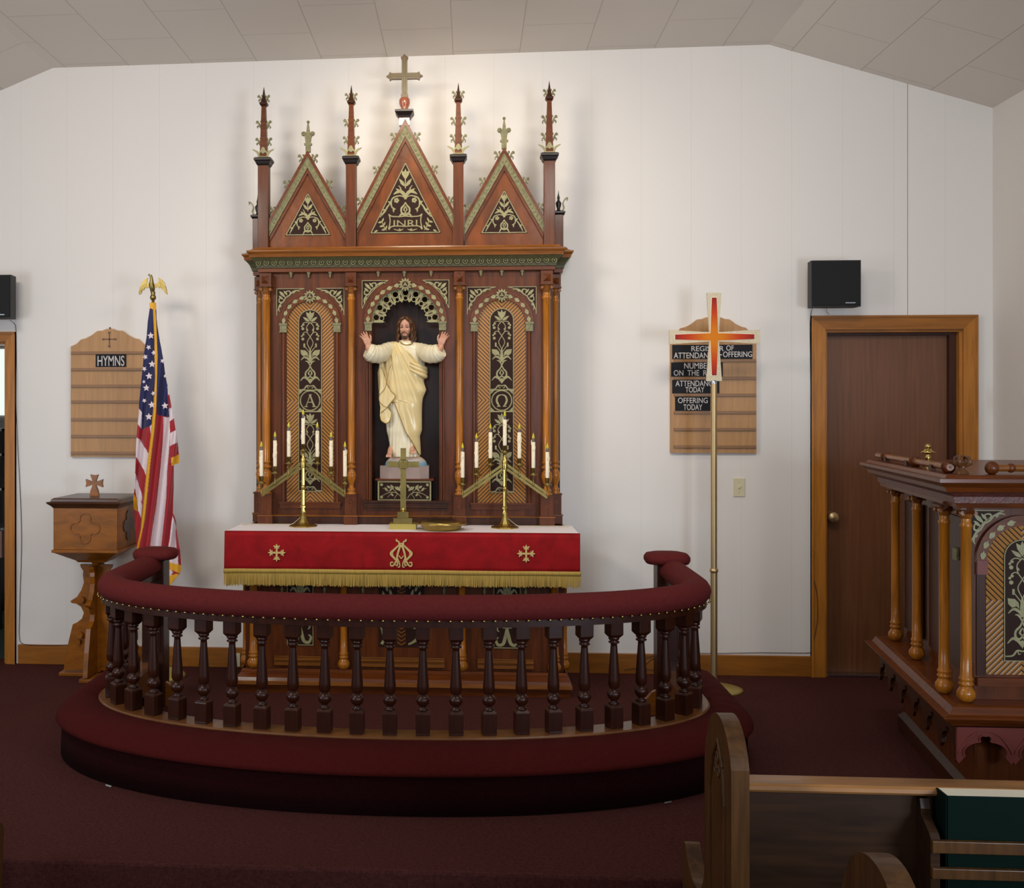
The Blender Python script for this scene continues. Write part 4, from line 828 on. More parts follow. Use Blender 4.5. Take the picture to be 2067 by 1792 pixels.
for s in (-1, 1):
    X = lambda u: SX(817.5)+s*u*qs; Zf = lambda v: SZ(v); st = lambda pts, w: m.stroke([(X(a), Zf(b)) for a, b in pts], [t*qs for t in w], *Yp)
    st([(6, 1004), (12, 996), (22, 992), (34, 994), (44, 999)], (1.2, 1.2)); st([(14, 996), (18, 990), (26, 984)], (1, 1)); st([(28, 993), (36, 987), (44, 984)], (1, .8)); st([(24, 993), (30, 998), (34, 1003)], (1, .8)); st([(14, 996), (18, 1001), (20, 1005)], (1, .8))
    for a, b, c, d, e in ((8, 990, 16, 980, 6), (10, 984, 4, 976, 5), (22, 986, 28, 977, 6), (28, 984, 36, 979, 5), (34, 990, 40, 982, 5), (22, 1000, 28, 994, 4), (30, 990, 24, 983, 4), (14, 988, 20, 980, 4)): m.leaf(X(a), Zf(b), X(c), Zf(d), e*qs, *Yp)
    for a, b in ((46, 977), (46, 1002)): m.disc(X(a), Zf(b), 3*qs, *Yp)
m.build('gilt_inlay', M_gold, pb)
st_ = thing('statue', 'painted statue of a bearded man in cream robe with raised open hands in the niche', 'statue', (SX(818), YS, SZ(965)))
zb = SZ(965)
m = MB(); p = [(SX(768), YS-.035), (SX(768), YS+.12), (SX(866), YS+.12), (SX(866), YS-.035), (SX(848), YS-.06), (SX(786), YS-.06)]; m.prism(p, zb, SZ(939.5), axis='z'); m.build('block', M_stoneb, st_)
m = MB(); rg = []
for i in range(9):
    t = i/8; v = 940-24*math.sin(t*PI/2); r = max(.02, math.cos(t*PI/2*.96)); rg.append([(SX(818)+(43*r)*qs*math.cos(a)*(1+.05*math.sin(3*a+2)), YS+.01+.066*r*math.sin(a), SZ(v)) for a in [2*PI*k/32 for k in range(32)]])
m.loft(rg); m.build('cloud_base', M_dome, st_)
# robe: rows of (v, left, right, depth)
rows = [(687, 806, 829, .030), (690, 796, 838, .040), (694, 785, 849, .050), (702, 777, 855, .056), (716, 771, 857, .062), (736, 768, 857, .064), (752, 766, 859, .062), (770, 768, 856, .060), (788, 768, 860, .064), (804, 770, 854, .064),
        (834, 775, 850, .062), (866, 780, 850, .060), (884, 784, 846, .058), (902, 786, 847, .060), (914, 788, 848, .064), (921, 790, 847, .066)]
def rrow(v):
    for a, b in zip(rows, rows[1:]):
        if a[0] <= v <= b[0]: t = (v-a[0])/(b[0]-a[0]); t = t*t*(3-2*t); return [a[i]+(b[i]-a[i])*t for i in range(1, 4)]
    return list((rows[0] if v < rows[0][0] else rows[-1])[1:])
def rp(v, a, off=0.0, fold=None):
    l, r, d = rrow(v); c = (l+r)/2; hw = (r-l)/2; x = c+(hw+off/qs)*math.cos(a); y = YS-(d+off)*math.sin(a)
    k = fold(x, v, a) if fold else 0
    return (SX(818)+(x-818+k/qs*math.cos(a)*.4)*qs, y-k*math.sin(a), SZ(v))
def fr1(x, v, a): g = min(1, max(0, (v-700)/80)); return .0032*g*math.cos(x*.95+v*.02)+.002*g*math.cos(x*1.7-v*.05)
m = MB(); m.loft([[rp(v, 2*PI*k/96, 0, fr1) for k in range(96)] for v in [687+i*(921-687)/58 for i in range(59)]]);
# sleeves
def limb(mb, pts, rads, n=20, fold=0.0, mi=0, sq=1.0):
    c = smooth_path([tuple(p)+(r,) for p, r in zip(pts, rads)], 6); mb.tube([q[:3] for q in c], [q[3]*(1+fold*math.sin(i*1.9)) for i, q in enumerate(c)], n, mi, sy=sq)
def S3(x, v, dy):
    a = W(x, v, YS+dy); return (a[0], YS+dy, a[1])
SH = []
for s, sh, el, wr, tip in ((-1, (787, 701), (753, 717), (742, 700), None), (1, (848, 703), (880, 717), (889, 700), None)):
    limb(m, [S3(sh[0]+s*-8, sh[1]+1, 0), S3(sh[0]+s*5, sh[1]+5, -.045), S3((sh[0]+el[0])/2, 714, -.095), S3(el[0], el[1]-3, -.135), S3(el[0]+s*7, el[1]-7, -.150), S3(wr[0]+s*1.5, wr[1]+7, -.158)], [13*qs, 15*qs, 18*qs, 18*qs, 17*qs, 14.5*qs], 24, .035, 0, .78)
m.build('robe', M_robe, st_)
# mantle over the robe: left edge and right edge of the cloth at each height (picture units)
def interp(tb, v):
    if v <= tb[0][0]: return tb[0][1]
    for (a, x), (b, y) in zip(tb, tb[1:]):
        if a <= v <= b: return x+(y-x)*(v-a)/(b-a)
    return tb[-1][1]
ML = [(689, 790), (700, 774), (716, 767), (736, 766), (752, 762), (800, 765), (809, 768), (812, 797), (844, 810), (870, 820), (893, 834), (916, 846)]
MR = [(689, 800), (700, 812), (716, 830), (730, 843), (742, 856), (752, 862), (758, 860), (766, 854), (787, 861), (806, 853), (834, 852), (868, 852), (880, 848), (918, 850)]
def fan(x, v, a):
    ph = math.atan2(x-782, v-660); g = min(1, (v-689)/20)
    return g*(.0042*math.cos(ph*34)+.0022*math.cos(ph*61+1)+.0015*math.cos(v*.11+x*.05))
def mpt(v, x, off):
    l, r, d = rrow(v); c = (l+r)/2; hw = (r-l)/2+off/qs; cc = max(-.995, min(.995, (x-c)/hw)); a = math.acos(cc); k = fan(x, v, a)
    return (SX(818)+(x-818)*qs, YS-(d+off)*math.sin(a)-k, SZ(v))
m = MB(); NV, NX = 110, 46; A = []; B = []
for i in range(NV+1):
    v = 689.5+(917-689.5)*i/NV; l, r = interp(ML, v), interp(MR, v); A.append([mpt(v, l+(r-l)*j/NX, .009) for j in range(NX+1)]); B.append([(p[0], p[1]+.007, p[2]) for p in A[-1]])
W_ = NX+1; vs = [p for q in A for p in q]+[p for q in B for p in q]; N = len(vs)//2; fs = []
for i in range(NV):
    for j in range(NX): a = i*W_+j; fs += [(a, a+W_, a+W_+1, a+1), (a+N, a+1+N, a+W_+1+N, a+W_+N)]
    a = i*W_; b = a+NX; fs += [(a, a+N, a+W_+N, a+W_), (b, b+W_, b+W_+N, b+N)]
for j in range(NX): a = j; b = NV*W_+j; fs += [(a, a+1, a+1+N, a+N), (b, b+N, b+1+N, b+1)]
m.add(vs, fs, 0, True)
# arm swag at the right elbow side and hanging end at the left
for k, (v, w) in enumerate(((744, 5), (751, 5.5), (759, 5))): limb(m, [S3(828, v-14, -.070), S3(846, v-5, -.062), S3(858, v, -.035), S3(856, v+3, 0)], [w*.5*qs, w*.8*qs, w*qs, w*.6*qs], 12)
hang = [(772, 702), (779, 740), (784, 776), (790, 788), (799, 798), (797, 806), (788, 816), (784, 822), (792, 834), (788, 850), (781, 854), (772, 849), (769, 838), (770, 822), (767, 806), (770, 776), (768, 740), (767, 712)]
def hy(x, v): return YS-.072-.0045*math.cos((x-v*.06)*.75)-.010*min(1, max(0, (v-720)/60))
n = len(hang); ctr = (777, 790); vs = []; fs = []
L = 8
for q in range(L+1):
    t = q/L
    for x, v in hang: X_, V_ = 776+(x-776)*t, v; vs.append((SX(818)+(X_-818)*qs, hy(X_, V_), SZ(V_)))
for q in range(L):
    for k in range(n): k2 = (k+1) % n; fs.append((q*n+k, q*n+k2, (q+1)*n+k2, (q+1)*n+k))
m.add(vs, fs, 0, True)
vs2 = [(x, y+.016, z) for x, y, z in vs[-n:]]; m.add(vs[-n:]+vs2, [(k, (k+1) % n, (k+1) % n+n, k+n) for k in range(n)], 0, True)
man = m.build('mantle', M_mantle, st_)
m = MB()
m.tube([(p[0], p[1]-.001, p[2]) for p in [A[i][0] for i in range(56, NV+1)]], .0022, 6)
hm = smooth_path([(792, 735), (791, 740), (788, 745), (783, 770), (784, 776), (790, 788), (799, 798), (797, 806), (788, 816), (784, 822), (770, 834)], 5)
m.tube([(SX(818)+(x-818)*qs, hy(x, v)-.002, SZ(v)) for x, v in hm], .0019, 6)
hm = smooth_path([(773, 742), (775, 750), (782, 770), (778, 786), (768, 798), (769, 812), (778, 820), (790, 826), (792, 834), (788, 850), (781, 854), (772, 849), (769, 838)], 5)
m.tube([(SX(818)+(x-818)*qs, hy(x, v)-.002, SZ(v)) for x, v in hm], .0018, 6)
cz = [(808, 688.5), (811, 693), (819, 696), (828, 695), (832, 692)]; m.tube([S3(x, v, -.052) for x, v in smooth_path(cz, 5)], .0035, 8)
m.build('gilt_hem', M_hem, man)
# body: head, neck, forearms, hands and feet grown together
def fingered_hand(mb, wx, wv, dy, s):
    """open raised hand, palm to the front; s = -1 on the picture's left, fingers fan up and outward"""
    base = Vector(S3(wx, wv, dy)); U = Vector((s*.34, -.10, .93)).normalized(); R = Vector((s*.93, .05, -.34)).normalized(); N_ = U.cross(R).normalized()
    if N_.y > 0: N_ = -N_
    q = qs
    P = lambda a, b, c=0.0: base+U*a*q+R*b*q+N_*c*q
    for b0 in (-4.2, -1.4, 1.4, 4.2): mb.tube([P(-4, b0*.45), P(4, b0*.8), P(12, b0)], [3.1*q, 3.4*q, 2.7*q], 10)
    for b0, ln, sp_, cu in ((-4.6, 13.5, -.03, 1.0), (-1.6, 15, .10, .6), (1.5, 13.5, .24, 1.6), (4.4, 10.5, .42, 2.4)):
        p0 = P(11, b0); p1 = P(11+ln*.45, b0+ln*.45*sp_, .6); p2 = P(11+ln*.78, b0+ln*.78*sp_, cu); p3 = P(11+ln, b0+ln*sp_, cu*2)
        mb.tube([p0, p1, p2, p3], [2.0*q, 1.85*q, 1.65*q, 1.1*q], 8); mb.ball(p3, 1.15*q, 0, 8, 6)
    p = [P(2, -4), P(7, -8.5, 1.5), P(12, -10.5, 2.2), P(16, -10.2, 2)]; mb.tube(p, [2.8*q, 2.3*q, 1.9*q, 1.3*q], 8); mb.ball(p[-1], 1.3*q, 0, 8, 6)
m = MB(); hc = Vector(S3(818, 661, -.03))
HC_, HS_ = math.cos(.27), math.sin(.27)
def hd(dx, dz, dy):
    dx, dy = dx*.99-dy*.06, dy*.99+dx*.06
    return (hc.x+dx*qs, hc.y-(dy*HC_+dz*HS_*.8)*qs, hc.z+(dz*HC_-dy*HS_+1.5)*qs)
m.ball(hd(0, 5, -4), (13.2*qs, 15.5*qs, 15*qs), 0, 24, 16); m.ball(hd(0, -5, 1), (10.8*qs, 12*qs, 13.5*qs), 0, 24, 16); m.ball(hd(0, -14, 6), (6*qs, 6*qs, 5.5*qs), 0, 16, 10)
m.ball(hd(0, 3.5, 10.6), (9.5*qs, 2.2*qs, 1.6*qs), 0, 12, 8)                                   # brow ridge
m.tube([hd(-.6, 3, 11.2), hd(-.8, -1, 13.4), hd(-.9, -4.6, 15.6), hd(-.9, -6, 13.6)], [1.3*qs, 1.6*qs, 2.1*qs, 1.4*qs], 8)
for s in (-1, 1): m.ball(hd(s*6.2, -4, 8.6), (3.6*qs, 3*qs, 3.6*qs), 0, 12, 8); m.ball(hd(s*11.6, -2, -1), (1.6*qs, 2.6*qs, 3.6*qs), 0, 10, 8); m.ball(hd(-.9+s*1.6, -5.6, 12.8), 1.4*qs, 0, 8, 6)
m.ball(hd(-.4, -10.6, 10.2), (3.2*qs, 2.4*qs, 1.1*qs), 0, 10, 6); m.ball(hd(-.4, -13, 9.8), (2.6*qs, 2.4*qs, 1.1*qs), 0, 10, 6)
limb(m, [hd(0, -12, -4), hd(0, -22, -6), S3(819, 692, -.010), S3(819, 702, -.005)], [8.6*qs, 8*qs, 10*qs, 14*qs], 16)
for s, el, wr in ((-1, (755, 722), (743.5, 698)), (1, (878, 722), (889.5, 698))):
    limb(m, [S3(el[0], el[1]-4, -.138), S3(wr[0], wr[1]+5, -.158), S3(wr[0], wr[1]-1, -.162)], [8*qs, 5.8*qs, 4.8*qs], 12); fingered_hand(m, wr[0]+(-.5 if s < 0 else .5), wr[1]-3, -.163, s)
for x, v, s in ((787, 916, -1), (832, 909, 1)):
    limb(m, [S3(x-s*1, v-10, -.02), S3(x, v-2, -.055), S3(x+s*2, v+3, -.088)], [5*qs, 5.6*qs, 4.4*qs], 12)
    for t in range(5): m.tube([S3(x+s*2+(t-2)*2.1, v+2, -.082), S3(x+s*2.6+(t-2)*2.3, v+6, -.096+.002*abs(t-1))], [1.6*qs, 1.3*qs], 8); m.ball(S3(x+s*2.6+(t-2)*2.3, v+6, -.096+.002*abs(t-1)), 1.35*qs, 0, 8, 6)
limb(m, [S3(819, 700, -.0), S3(818, 740, 0), S3(815, 800, 0), S3(813, 850, 0)], [13*qs, 15*qs, 15*qs, 12*qs], 14)
for s, sh, el, kx_ in ((-1, (790, 704), (755, 718), 787), (1, (846, 705), (878, 718), 832)):
    limb(m, [S3(819, 706, 0), S3(sh[0], sh[1]+4, -.03), S3((sh[0]+el[0])/2, 714, -.095), S3(el[0], el[1], -.138)], [9*qs, 7.5*qs, 7.5*qs, 7*qs], 12)
    limb(m, [S3(813+s*4, 845, 0), S3(813+s*12, 880, 0), S3(kx_-s*1, 907, -.02)], [9*qs, 7*qs, 5*qs], 12)
body = m.build('body', M_skin, st_)
def remesh(o, vox, it):
    r = o.modifiers.new('grow', 'REMESH'); r.mode = 'VOXEL'; r.voxel_size = vox; r.use_smooth_shade = True
    s = o.modifiers.new('soften', 'SMOOTH'); s.iterations = it; s.factor = .5
    dg = bpy.context.evaluated_depsgraph_get(); me = bpy.data.meshes.new_from_object(o.evaluated_get(dg)); o.modifiers.clear(); o.data = me
    for p in me.polygons: p.use_smooth = True
remesh(body, .0016, 3)
m = MB()
for s in (-1, 1):
    m.ball(hd(s*4.6-.5, .6, 10.9), (2.2*qs, 1.2*qs, .8*qs), 0, 10, 6); m.tube([hd(s*7.6-.5, 4.4, 9.6), hd(s*5-.5, 5.6, 11.6), hd(s*2-.5, 4.6, 12.6)], [.4*qs, .8*qs, .6*qs], 6)
m.build('painted_eyes', M_eye, body); m = MB(); m.ball(hd(-.4, -11.6, 11.4), (2.6*qs, 1.6*qs, .8*qs), 0, 10, 6); m.build('painted_lips', M_lip, body)
m = MB()                                                     # hair
rh = random.Random(5); rg = []
for i in range(14):
    t = i/13; ph = t*PI*.60; rg.append([hd(15.6*math.sin(ph+.02)*math.cos(a), 3+17.5*math.cos(ph), -4-15.5*math.sin(ph+.02)*math.sin(a)) for a in [-.62+(2*PI-(PI-1.24))*k/20 for k in range(21)]])
m.loft(rg, 0, True, closed=False)
for s in (-1, 1):
    for k in range(9):
        a = k/8; x0 = s*(3+9*min(1, a*1.6)); y0 = 12-22*a
        pts = [hd(s*1.0, 20-a*2, 5-10*a), hd(s*(7+2*a), 17-a*2, 8-14*a), hd(s*(12.5+1.5*a), 8, 6.5-16*a), hd(s*(14+2.5*a+rh.uniform(-.5, .5)), -4, 4.5-16*a), hd(s*(13.5+5*a), -15, 5-15*a), hd(s*(14+6*a), -24, 7-14*a), hd(s*(13+5*a+rh.uniform(-1, 1)), -31 - (4 if s > 0 else -1), 9-12*a)]
        c = smooth_path(pts, 6); m.tube([(p[0]+1.1*qs*math.sin(i*.8+k), p[1]+1.0*qs*math.cos(i*.8+k), p[2]) for i, p in enumerate(c)], [2.9*qs*(1-.55*(i/len(c))**3) for i in range(len(c))], 8)
m.ball(hd(0, 6, -6), (15*qs, 15*qs, 15*qs), 0, 20, 12)
hair = m.build('hair', M_hair, st_)
m = MB()
for k in range(11):
    a = (k-5)/5; m.tube([hd(a*10.5, -7, 5-2*abs(a)), hd(a*8.2, -13.5, 8.5-4.5*abs(a)), hd(a*4.8-.4, -19.5, 9.6-3*abs(a)), hd(a*2.2-.4, -23.5, 9)], [1.5*qs, 2.3*qs, 2.2*qs, 1.0*qs], 7)
for s in (-1, 1): m.tube([hd(-.6, -8, 12.4), hd(s*3.4-.4, -9.2, 11.2), hd(s*5.8-.4, -13, 8.6)], [1.0*qs, 1.1*qs, .8*qs], 7)
m.build('beard', M_hair, st_)
# ------------------------------------------------------------------ brass on the altar
def candelabrum(cpx, yy, label, dirs, cordside):
    q = 1/sca(yy, WX(cpx, yy)); x0 = WX(cpx, yy); Z = lambda v: HM+(1061.5-v)*q; X = lambda u: x0+u*q
    t = thing('candelabrum', label, 'candelabrum', (x0, yy, HM), 'brass candelabra on the altar')
    m = MB(); R = 29*q
    m.lathe([(R, Z(1061.5)), (R*1.02, Z(1060.5)), (R*.98, Z(1059)), (R*.7, Z(1057)), (R*.5, Z(1056)), (R*.38, Z(1053)), (R*.27, Z(1048)), (R*.21, Z(1040)), (R*.2, Z(1030))], x0, yy, 8, smooth=False, rot=PI/8)
    m.build('base', M_brass, t)
    m = MB(); m.lathe([(6.2*q, Z(1032)), (4.4*q, Z(1028)), (4.4*q, Z(1024)), (7*q, Z(1023)), (7*q, Z(1020)), (4.6*q, Z(1018)), (4.4*q, Z(988)), (5*q, Z(986))], x0, yy, 8, smooth=False)
    m.ball((x0, yy, Z(982.5)), 5.2*q); m.lathe([(4*q, Z(978)), (3.6*q, Z(944))], x0, yy, 8, smooth=False); m.lathe([(5.5*q, Z(944)), (6*q, Z(936)), (5.5*q, Z(925)), (3*q, Z(922)), (2.6*q, Z(915))], x0, yy, 14); m.build('stem', M_brass, t)
    cs = [(0, 899)]
    for s in (-1, 1):
        m = MB()
        for dv, de in ((0, 0), (9, -2)):
            a = (X(s*4), Z(934+dv)); b = (X(s*(83-de)), Z(991+dv)); dx, dz = b[0]-a[0], b[1]-a[1]; l = math.hypot(dx, dz); nx, nz = -dz/l*2.6*q, dx/l*2.6*q
            m.prism([(a[0]+nx, a[1]+nz), (b[0]+nx, b[1]+nz), (b[0]-nx, b[1]-nz), (a[0]-nx, a[1]-nz)], yy-.004, yy+.004)
        m.build('arm', M_brassd, t)
        for u, v in ((29, 924.5), (57, 944), (85, 964)): cs.append((s*u, v))
    for u, v in cs:
        m = MB(); cx_ = X(u); zf = lambda a: Z(v+a)
        if u: m.lathe([(1.2*q, zf(34)), (2.2*q, zf(32)), (1.2*q, zf(29)), (1.6*q, zf(24)), (1.3*q, zf(16)), (2.6*q, zf(13)), (8.5*q, zf(10.5)), (9*q, zf(9)), (4*q, zf(8.5)), (3.2*q, zf(7)), (4.4*q, zf(5.5)), (4.4*q, zf(-3)), (5*q, zf(-3.5)), (4*q, zf(-4))], cx_, yy-.006 if u else yy, 16)
        else: m.lathe([(2.4*q, zf(20)), (2.6*q, zf(13)), (8.5*q, zf(10.5)), (9*q, zf(9)), (4*q, zf(8.5)), (3.2*q, zf(7)), (4.4*q, zf(5.5)), (4.4*q, zf(-3)), (5*q, zf(-3.5)), (4*q, zf(-4))], cx_, yy, 16)
        m.build('socket', M_brassd, t); yq = yy-.006 if u else yy
        m = MB(); zt = Z(v-55.5); m.lathe([(3.9*q, zf(-2)), (3.9*q, zt), (2.6*q, zt+.5*q)], cx_, yq, 16)
        rc = random.Random(int(v*7+u+cpx))
        for k in range(5): a = rc.uniform(PI, 2*PI); zz0 = zt-rc.uniform(0, 40)*q; m.ball((cx_+3.8*q*math.cos(a), yq+3.8*q*math.sin(a), zz0), (1*q, 1*q, rc.uniform(2, 7)*q), 0, 8, 6)
        c = m.build('candle', M_white, t)
        m = MB(); m.lathe([(2.4*q, zt), (2.9*q, zt+3*q), (2.6*q, zt+7*q), (2.0*q, zt+8*q)], cx_, yq, 12); m.build('bulb_neck', M_bulbg, c)
        m = MB(); m.lathe([(2.2*q, zt+7.5*q), (3.0*q, zt+9*q), (2.2*q, zt+13*q), (.8*q, zt+17*q), (0, zt+19.5*q)], cx_, yq, 12); m.build('flame_bulb', M_flame, c)
    s = cordside; m = MB()
    pts = [(X(s*5), yy+.02, Z(1042)), (X(s*14), yy+.05, Z(1050)), (X(s*26), yy+.06, HM+.008), (X(s*42), yy+.075, HM+.003), (X(s*70), yy+.08, HM+.003), (X(s*112), yy+.085, HM+.003), (X(s*128) if s < 0 else X(s*130), yy+.05, HM+.003)]
    m.tube(smooth_path(pts, 8), .0022, 6); m.build('lamp_cord', M_cord, t)
    return t
candelabrum(612, -.43, 'brass candelabrum of seven electric candles in front of the letter A panel', None, -1)
candelabrum(1019, -.43, 'brass candelabrum of seven electric candles in front of the omega panel', None, 1)
yy = -.50; q = 1/sca(yy, WX(815, yy)); x0 = WX(814, yy); Z = lambda v: HM+(1067-v)*q
cr_ = thing('altar_cross', 'plain brass cross on a stepped base at the middle of the altar', 'cross', (x0, yy, HM))
m = MB(); m.box(x0-27*q, x0+27*q, yy-.06, yy+.06, HM, Z(1056), b=.001); m.build('step', M_brassl, cr_)
m = MB(); m.box(x0-19*q, x0+19*q, yy-.045, yy+.045, Z(1056), Z(1045), b=.001); m.build('step', M_brassd, cr_)
m = MB(); m.box(x0-11*q, x0+11*q, yy-.03, yy+.03, Z(1045), Z(1033), b=.001); m.build('step', M_brassd, cr_)
m = MB(); m.ball((x0, yy-.001, Z(1029)), 4.6*q); m.lathe([(8*q, Z(1033)), (4*q, Z(1031))], x0, yy, 16); m.build('knop', M_brass, cr_)
m = MB(); m.box(x0-5.6*q, x0+5.6*q, yy-.006, yy+.006, Z(1031), Z(905), b=.0012); m.box(x0-32*q, x0+32*q, yy-.006, yy+.006, Z(943.5), Z(932), b=.0012); c = m.build('cross', M_brassd, cr_)
m = MB(); zc = Z(937)
for k in range(4): a = k*PI/2+PI/4; m.tube([(x0+(4.6*math.cos(a)+6*math.cos(b))*q, yy-.0085, zc+(4.6*math.sin(a)+6*math.sin(b))*q) for b in [a-1.7+3.4*i/12 for i in range(13)]], 1*q, 6)
m.disc(x0, zc, 8*q, yy-.008, yy+.006, 0, 20); m.stroke([(x0-2.5*q, zc+5*q), (x0-2.5*q, zc-5*q)], 1.4*q, yy-.0105, yy-.008); m.stroke([(x0-2.5*q, zc+5*q), (x0+3*q, zc+3*q), (x0-2*q, zc)], 1.4*q, yy-.0105, yy-.008); m.tube([(x0+4*q*math.cos(b), yy-.010, zc+4*q*math.sin(b)) for b in [2*PI*i/14 for i in range(14)]], .6*q, 5, closed=True); m.build('emblem', M_brassd, c)
yy = -.56; x0 = WX(891, yy); q = 1/sca(yy, x0)
m = MB(); m.lathe([(0, HM+.001), (36*q, HM+.001), (39*q, HM+5*q), (42*q, HM+10*q), (51*q, HM+12.5*q), (52.5*q, HM+14*q), (51*q, HM+15*q), (43*q, HM+13*q), (36*q, HM+8*q), (0, HM+7*q)], x0, yy, 48); m.lathe([(45*q, HM+13.8*q), (44*q, HM+16.5*q), (36*q, HM+18*q), (30*q, HM+16*q), (0, HM+15.5*q)], x0, yy, 48)
tag(m.build('offering_plate', M_brass), 'shiny round brass offering plate on the altar right of the brass cross', 'plate')
# ------------------------------------------------------------------ kneeler and communion rail
RX, RYC = -.335, -1.50           # centre of the oval, in the room
def oval(a, b, yb, n=72, yc=RYC, ex=2.15):
    """open path: straight back part on the left, half oval round the front, straight back part on the right"""
    P = []
    for i in range(5): P.append((RX-a, yb+(yc-yb)*i/5))
    for i in range(n+1):
        t = PI*i/n; c, s_ = math.cos(t), math.sin(t); P.append((RX-a*math.copysign(abs(c)**(2/ex), c), yc-b*abs(s_)**(2/ex)))
    for i in range(1, 6): P.append((RX+a, yc+(yb-yc)*i/5))
    return P
def resample(P, n):
    L = [0]
    for p, q in zip(P, P[1:]): L.append(L[-1]+math.hypot(q[0]-p[0], q[1]-p[1]))
    out = []; j = 0
    for i in range(n):
        d = L[-1]*i/(n-1)
        while j < len(L)-2 and L[j+1] < d: j += 1
        t = (d-L[j])/(L[j+1]-L[j]); p, q = P[j], P[j+1]; out.append((p[0]+(q[0]-p[0])*t, p[1]+(q[1]-p[1])*t, math.atan2(q[1]-p[1], q[0]-p[0])))
    return out
YBK = -.90
kz = .23
kneeler = thing('kneeler', 'maroon padded kneeling step curving round the outside of the altar rail', 'kneeler', (RX, -2.2, 0))
N = 161
inn = resample(oval(1.44, .70, YBK), N); out = resample(oval(1.645, .965, YBK), N)
def row(fn): return [fn(i) for i in range(N)]
def mix(i, t, z, dz=0): a, b = inn[i], out[i]; return (a[0]+(b[0]-a[0])*t, a[1]+(b[1]-a[1])*t, z)
m = MB(); prof = [(0, kz-.05), (0, kz-.012), (.06, kz+.004), (.25, kz+.016), (.5, kz+.018), (.75, kz+.008), (.93, kz-.022), (1.04, kz-.045), (1.06, kz-.060), (1.0, kz-.070), (.9, kz-.070), (0, kz-.07)]
def pz(i, t, z): return z+.0015*math.sin(i*.9)*(1-abs(2*t-1)) if abs(i-80) < 55 else z+.004*math.sin(i*1.7+t*3)*(1-abs(2*min(1, t)-1))
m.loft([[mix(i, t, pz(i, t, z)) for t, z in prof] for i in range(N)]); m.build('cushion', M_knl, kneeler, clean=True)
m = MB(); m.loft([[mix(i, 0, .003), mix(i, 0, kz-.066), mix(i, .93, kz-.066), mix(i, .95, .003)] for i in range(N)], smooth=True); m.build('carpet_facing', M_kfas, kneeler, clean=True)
for (a, b) in ((206, 1602), (1357, 1630)):  # small bright strips along the lower edge of the kneeler
    gx, gy = G(a, b, .004); i = min(range(N), key=lambda k: abs(out[k][0]-gx)+(0 if out[k][1] < -1.9 else 9)); p = mix(i, 1.0, 0); q_ = mix(i+1, 1.0, 0); ang = math.atan2(q_[1]-p[1], q_[0]-p[0])
    m = MB(); c, s_ = math.cos(ang), math.sin(ang); L_ = .018; m.add([(p[0]-c*L_, p[1]-s_*L_-.012, .004), (p[0]+c*L_, p[1]+s_*L_-.012, .004), (p[0]+c*L_, p[1]+s_*L_-.006, .009), (p[0]-c*L_, p[1]-s_*L_-.006, .009), (p[0]-c*L_, p[1]-s_*L_, .004), (p[0]+c*L_, p[1]+s_*L_, .004)], [(0, 1, 2, 3), (3, 2, 5, 4), (0, 4, 5, 1), (0, 3, 4), (1, 5, 2)]); m.build('bright_strip', M_steel, kneeler)
rail = thing('communion_rail', 'curved altar rail with maroon padded top, brass nails and dark turned balusters', 'railing', (RX, -1.5, 0))
RC = resample(oval(1.405, .665, YBK), 241)
m = MB(); rg = []
for x, y, a in RC:
    nx, ny = -math.sin(a), math.cos(a); rg.append([(x+nx*d, y+ny*d, z) for d, z in ((-.055, kz-.10), (.055, kz-.10), (.055, kz+.016), (-.055, kz+.016), (-.062, kz+.010), (-.062, kz-.004), (-.055, kz-.01))][::-1])
m.loft(rg, smooth=False); m.build('sill', M_sill, rail, clean=True)
ZB, ZT = kz+.016, .705
m = MB(); rg = [[(x-math.sin(a)*d, y+math.cos(a)*d, z) for d, z in ((-.048, ZT-.002), (.048, ZT-.002), (.048, ZT+.03), (-.048, ZT+.03))][::-1] for x, y, a in RC]
m.loft(rg, smooth=False); m.build('underrail', M_bal, rail, clean=True)
m = MB(); cp = []
for k in range(18):
    t = 2*PI*k/18; d, z = .068*math.cos(t), .062*math.sin(t); z = max(z, -.045) if z < 0 else z; cp.append((d*(1 if z > -.03 else .9), ZT+.066+z))
m.loft([[(x-math.sin(a)*d, y+math.cos(a)*d, z) for d, z in cp] for x, y, a in RC]); cush = m.build('rail_cushion', M_rail, rail, clean=True)
nail = None; NR = resample(oval(1.405+.064, .665+.064, -1.02), 98)
for i, (x, y, a) in enumerate(NR):
    if nail is None:
        mm = MB(); mm.ball((0, 0, 0), (.0054, .0054, .0054), 0, 8, 6); nail = mm.build('brass_nail', M_brass, rail, origin=(x, y, ZT+.028)); nail.data.transform(Matrix.Translation((-x, -y, -(ZT+.028))) if False else Matrix()); 
        for v in nail.data.vertices: v.co += Vector((x, y, ZT+.028))
        nail.parent = cush; nail.location = Vector((x, y, ZT+.028))-rail.location
    else: copy_part(nail, cush, Vector((x, y, ZT+.028))-rail.location)
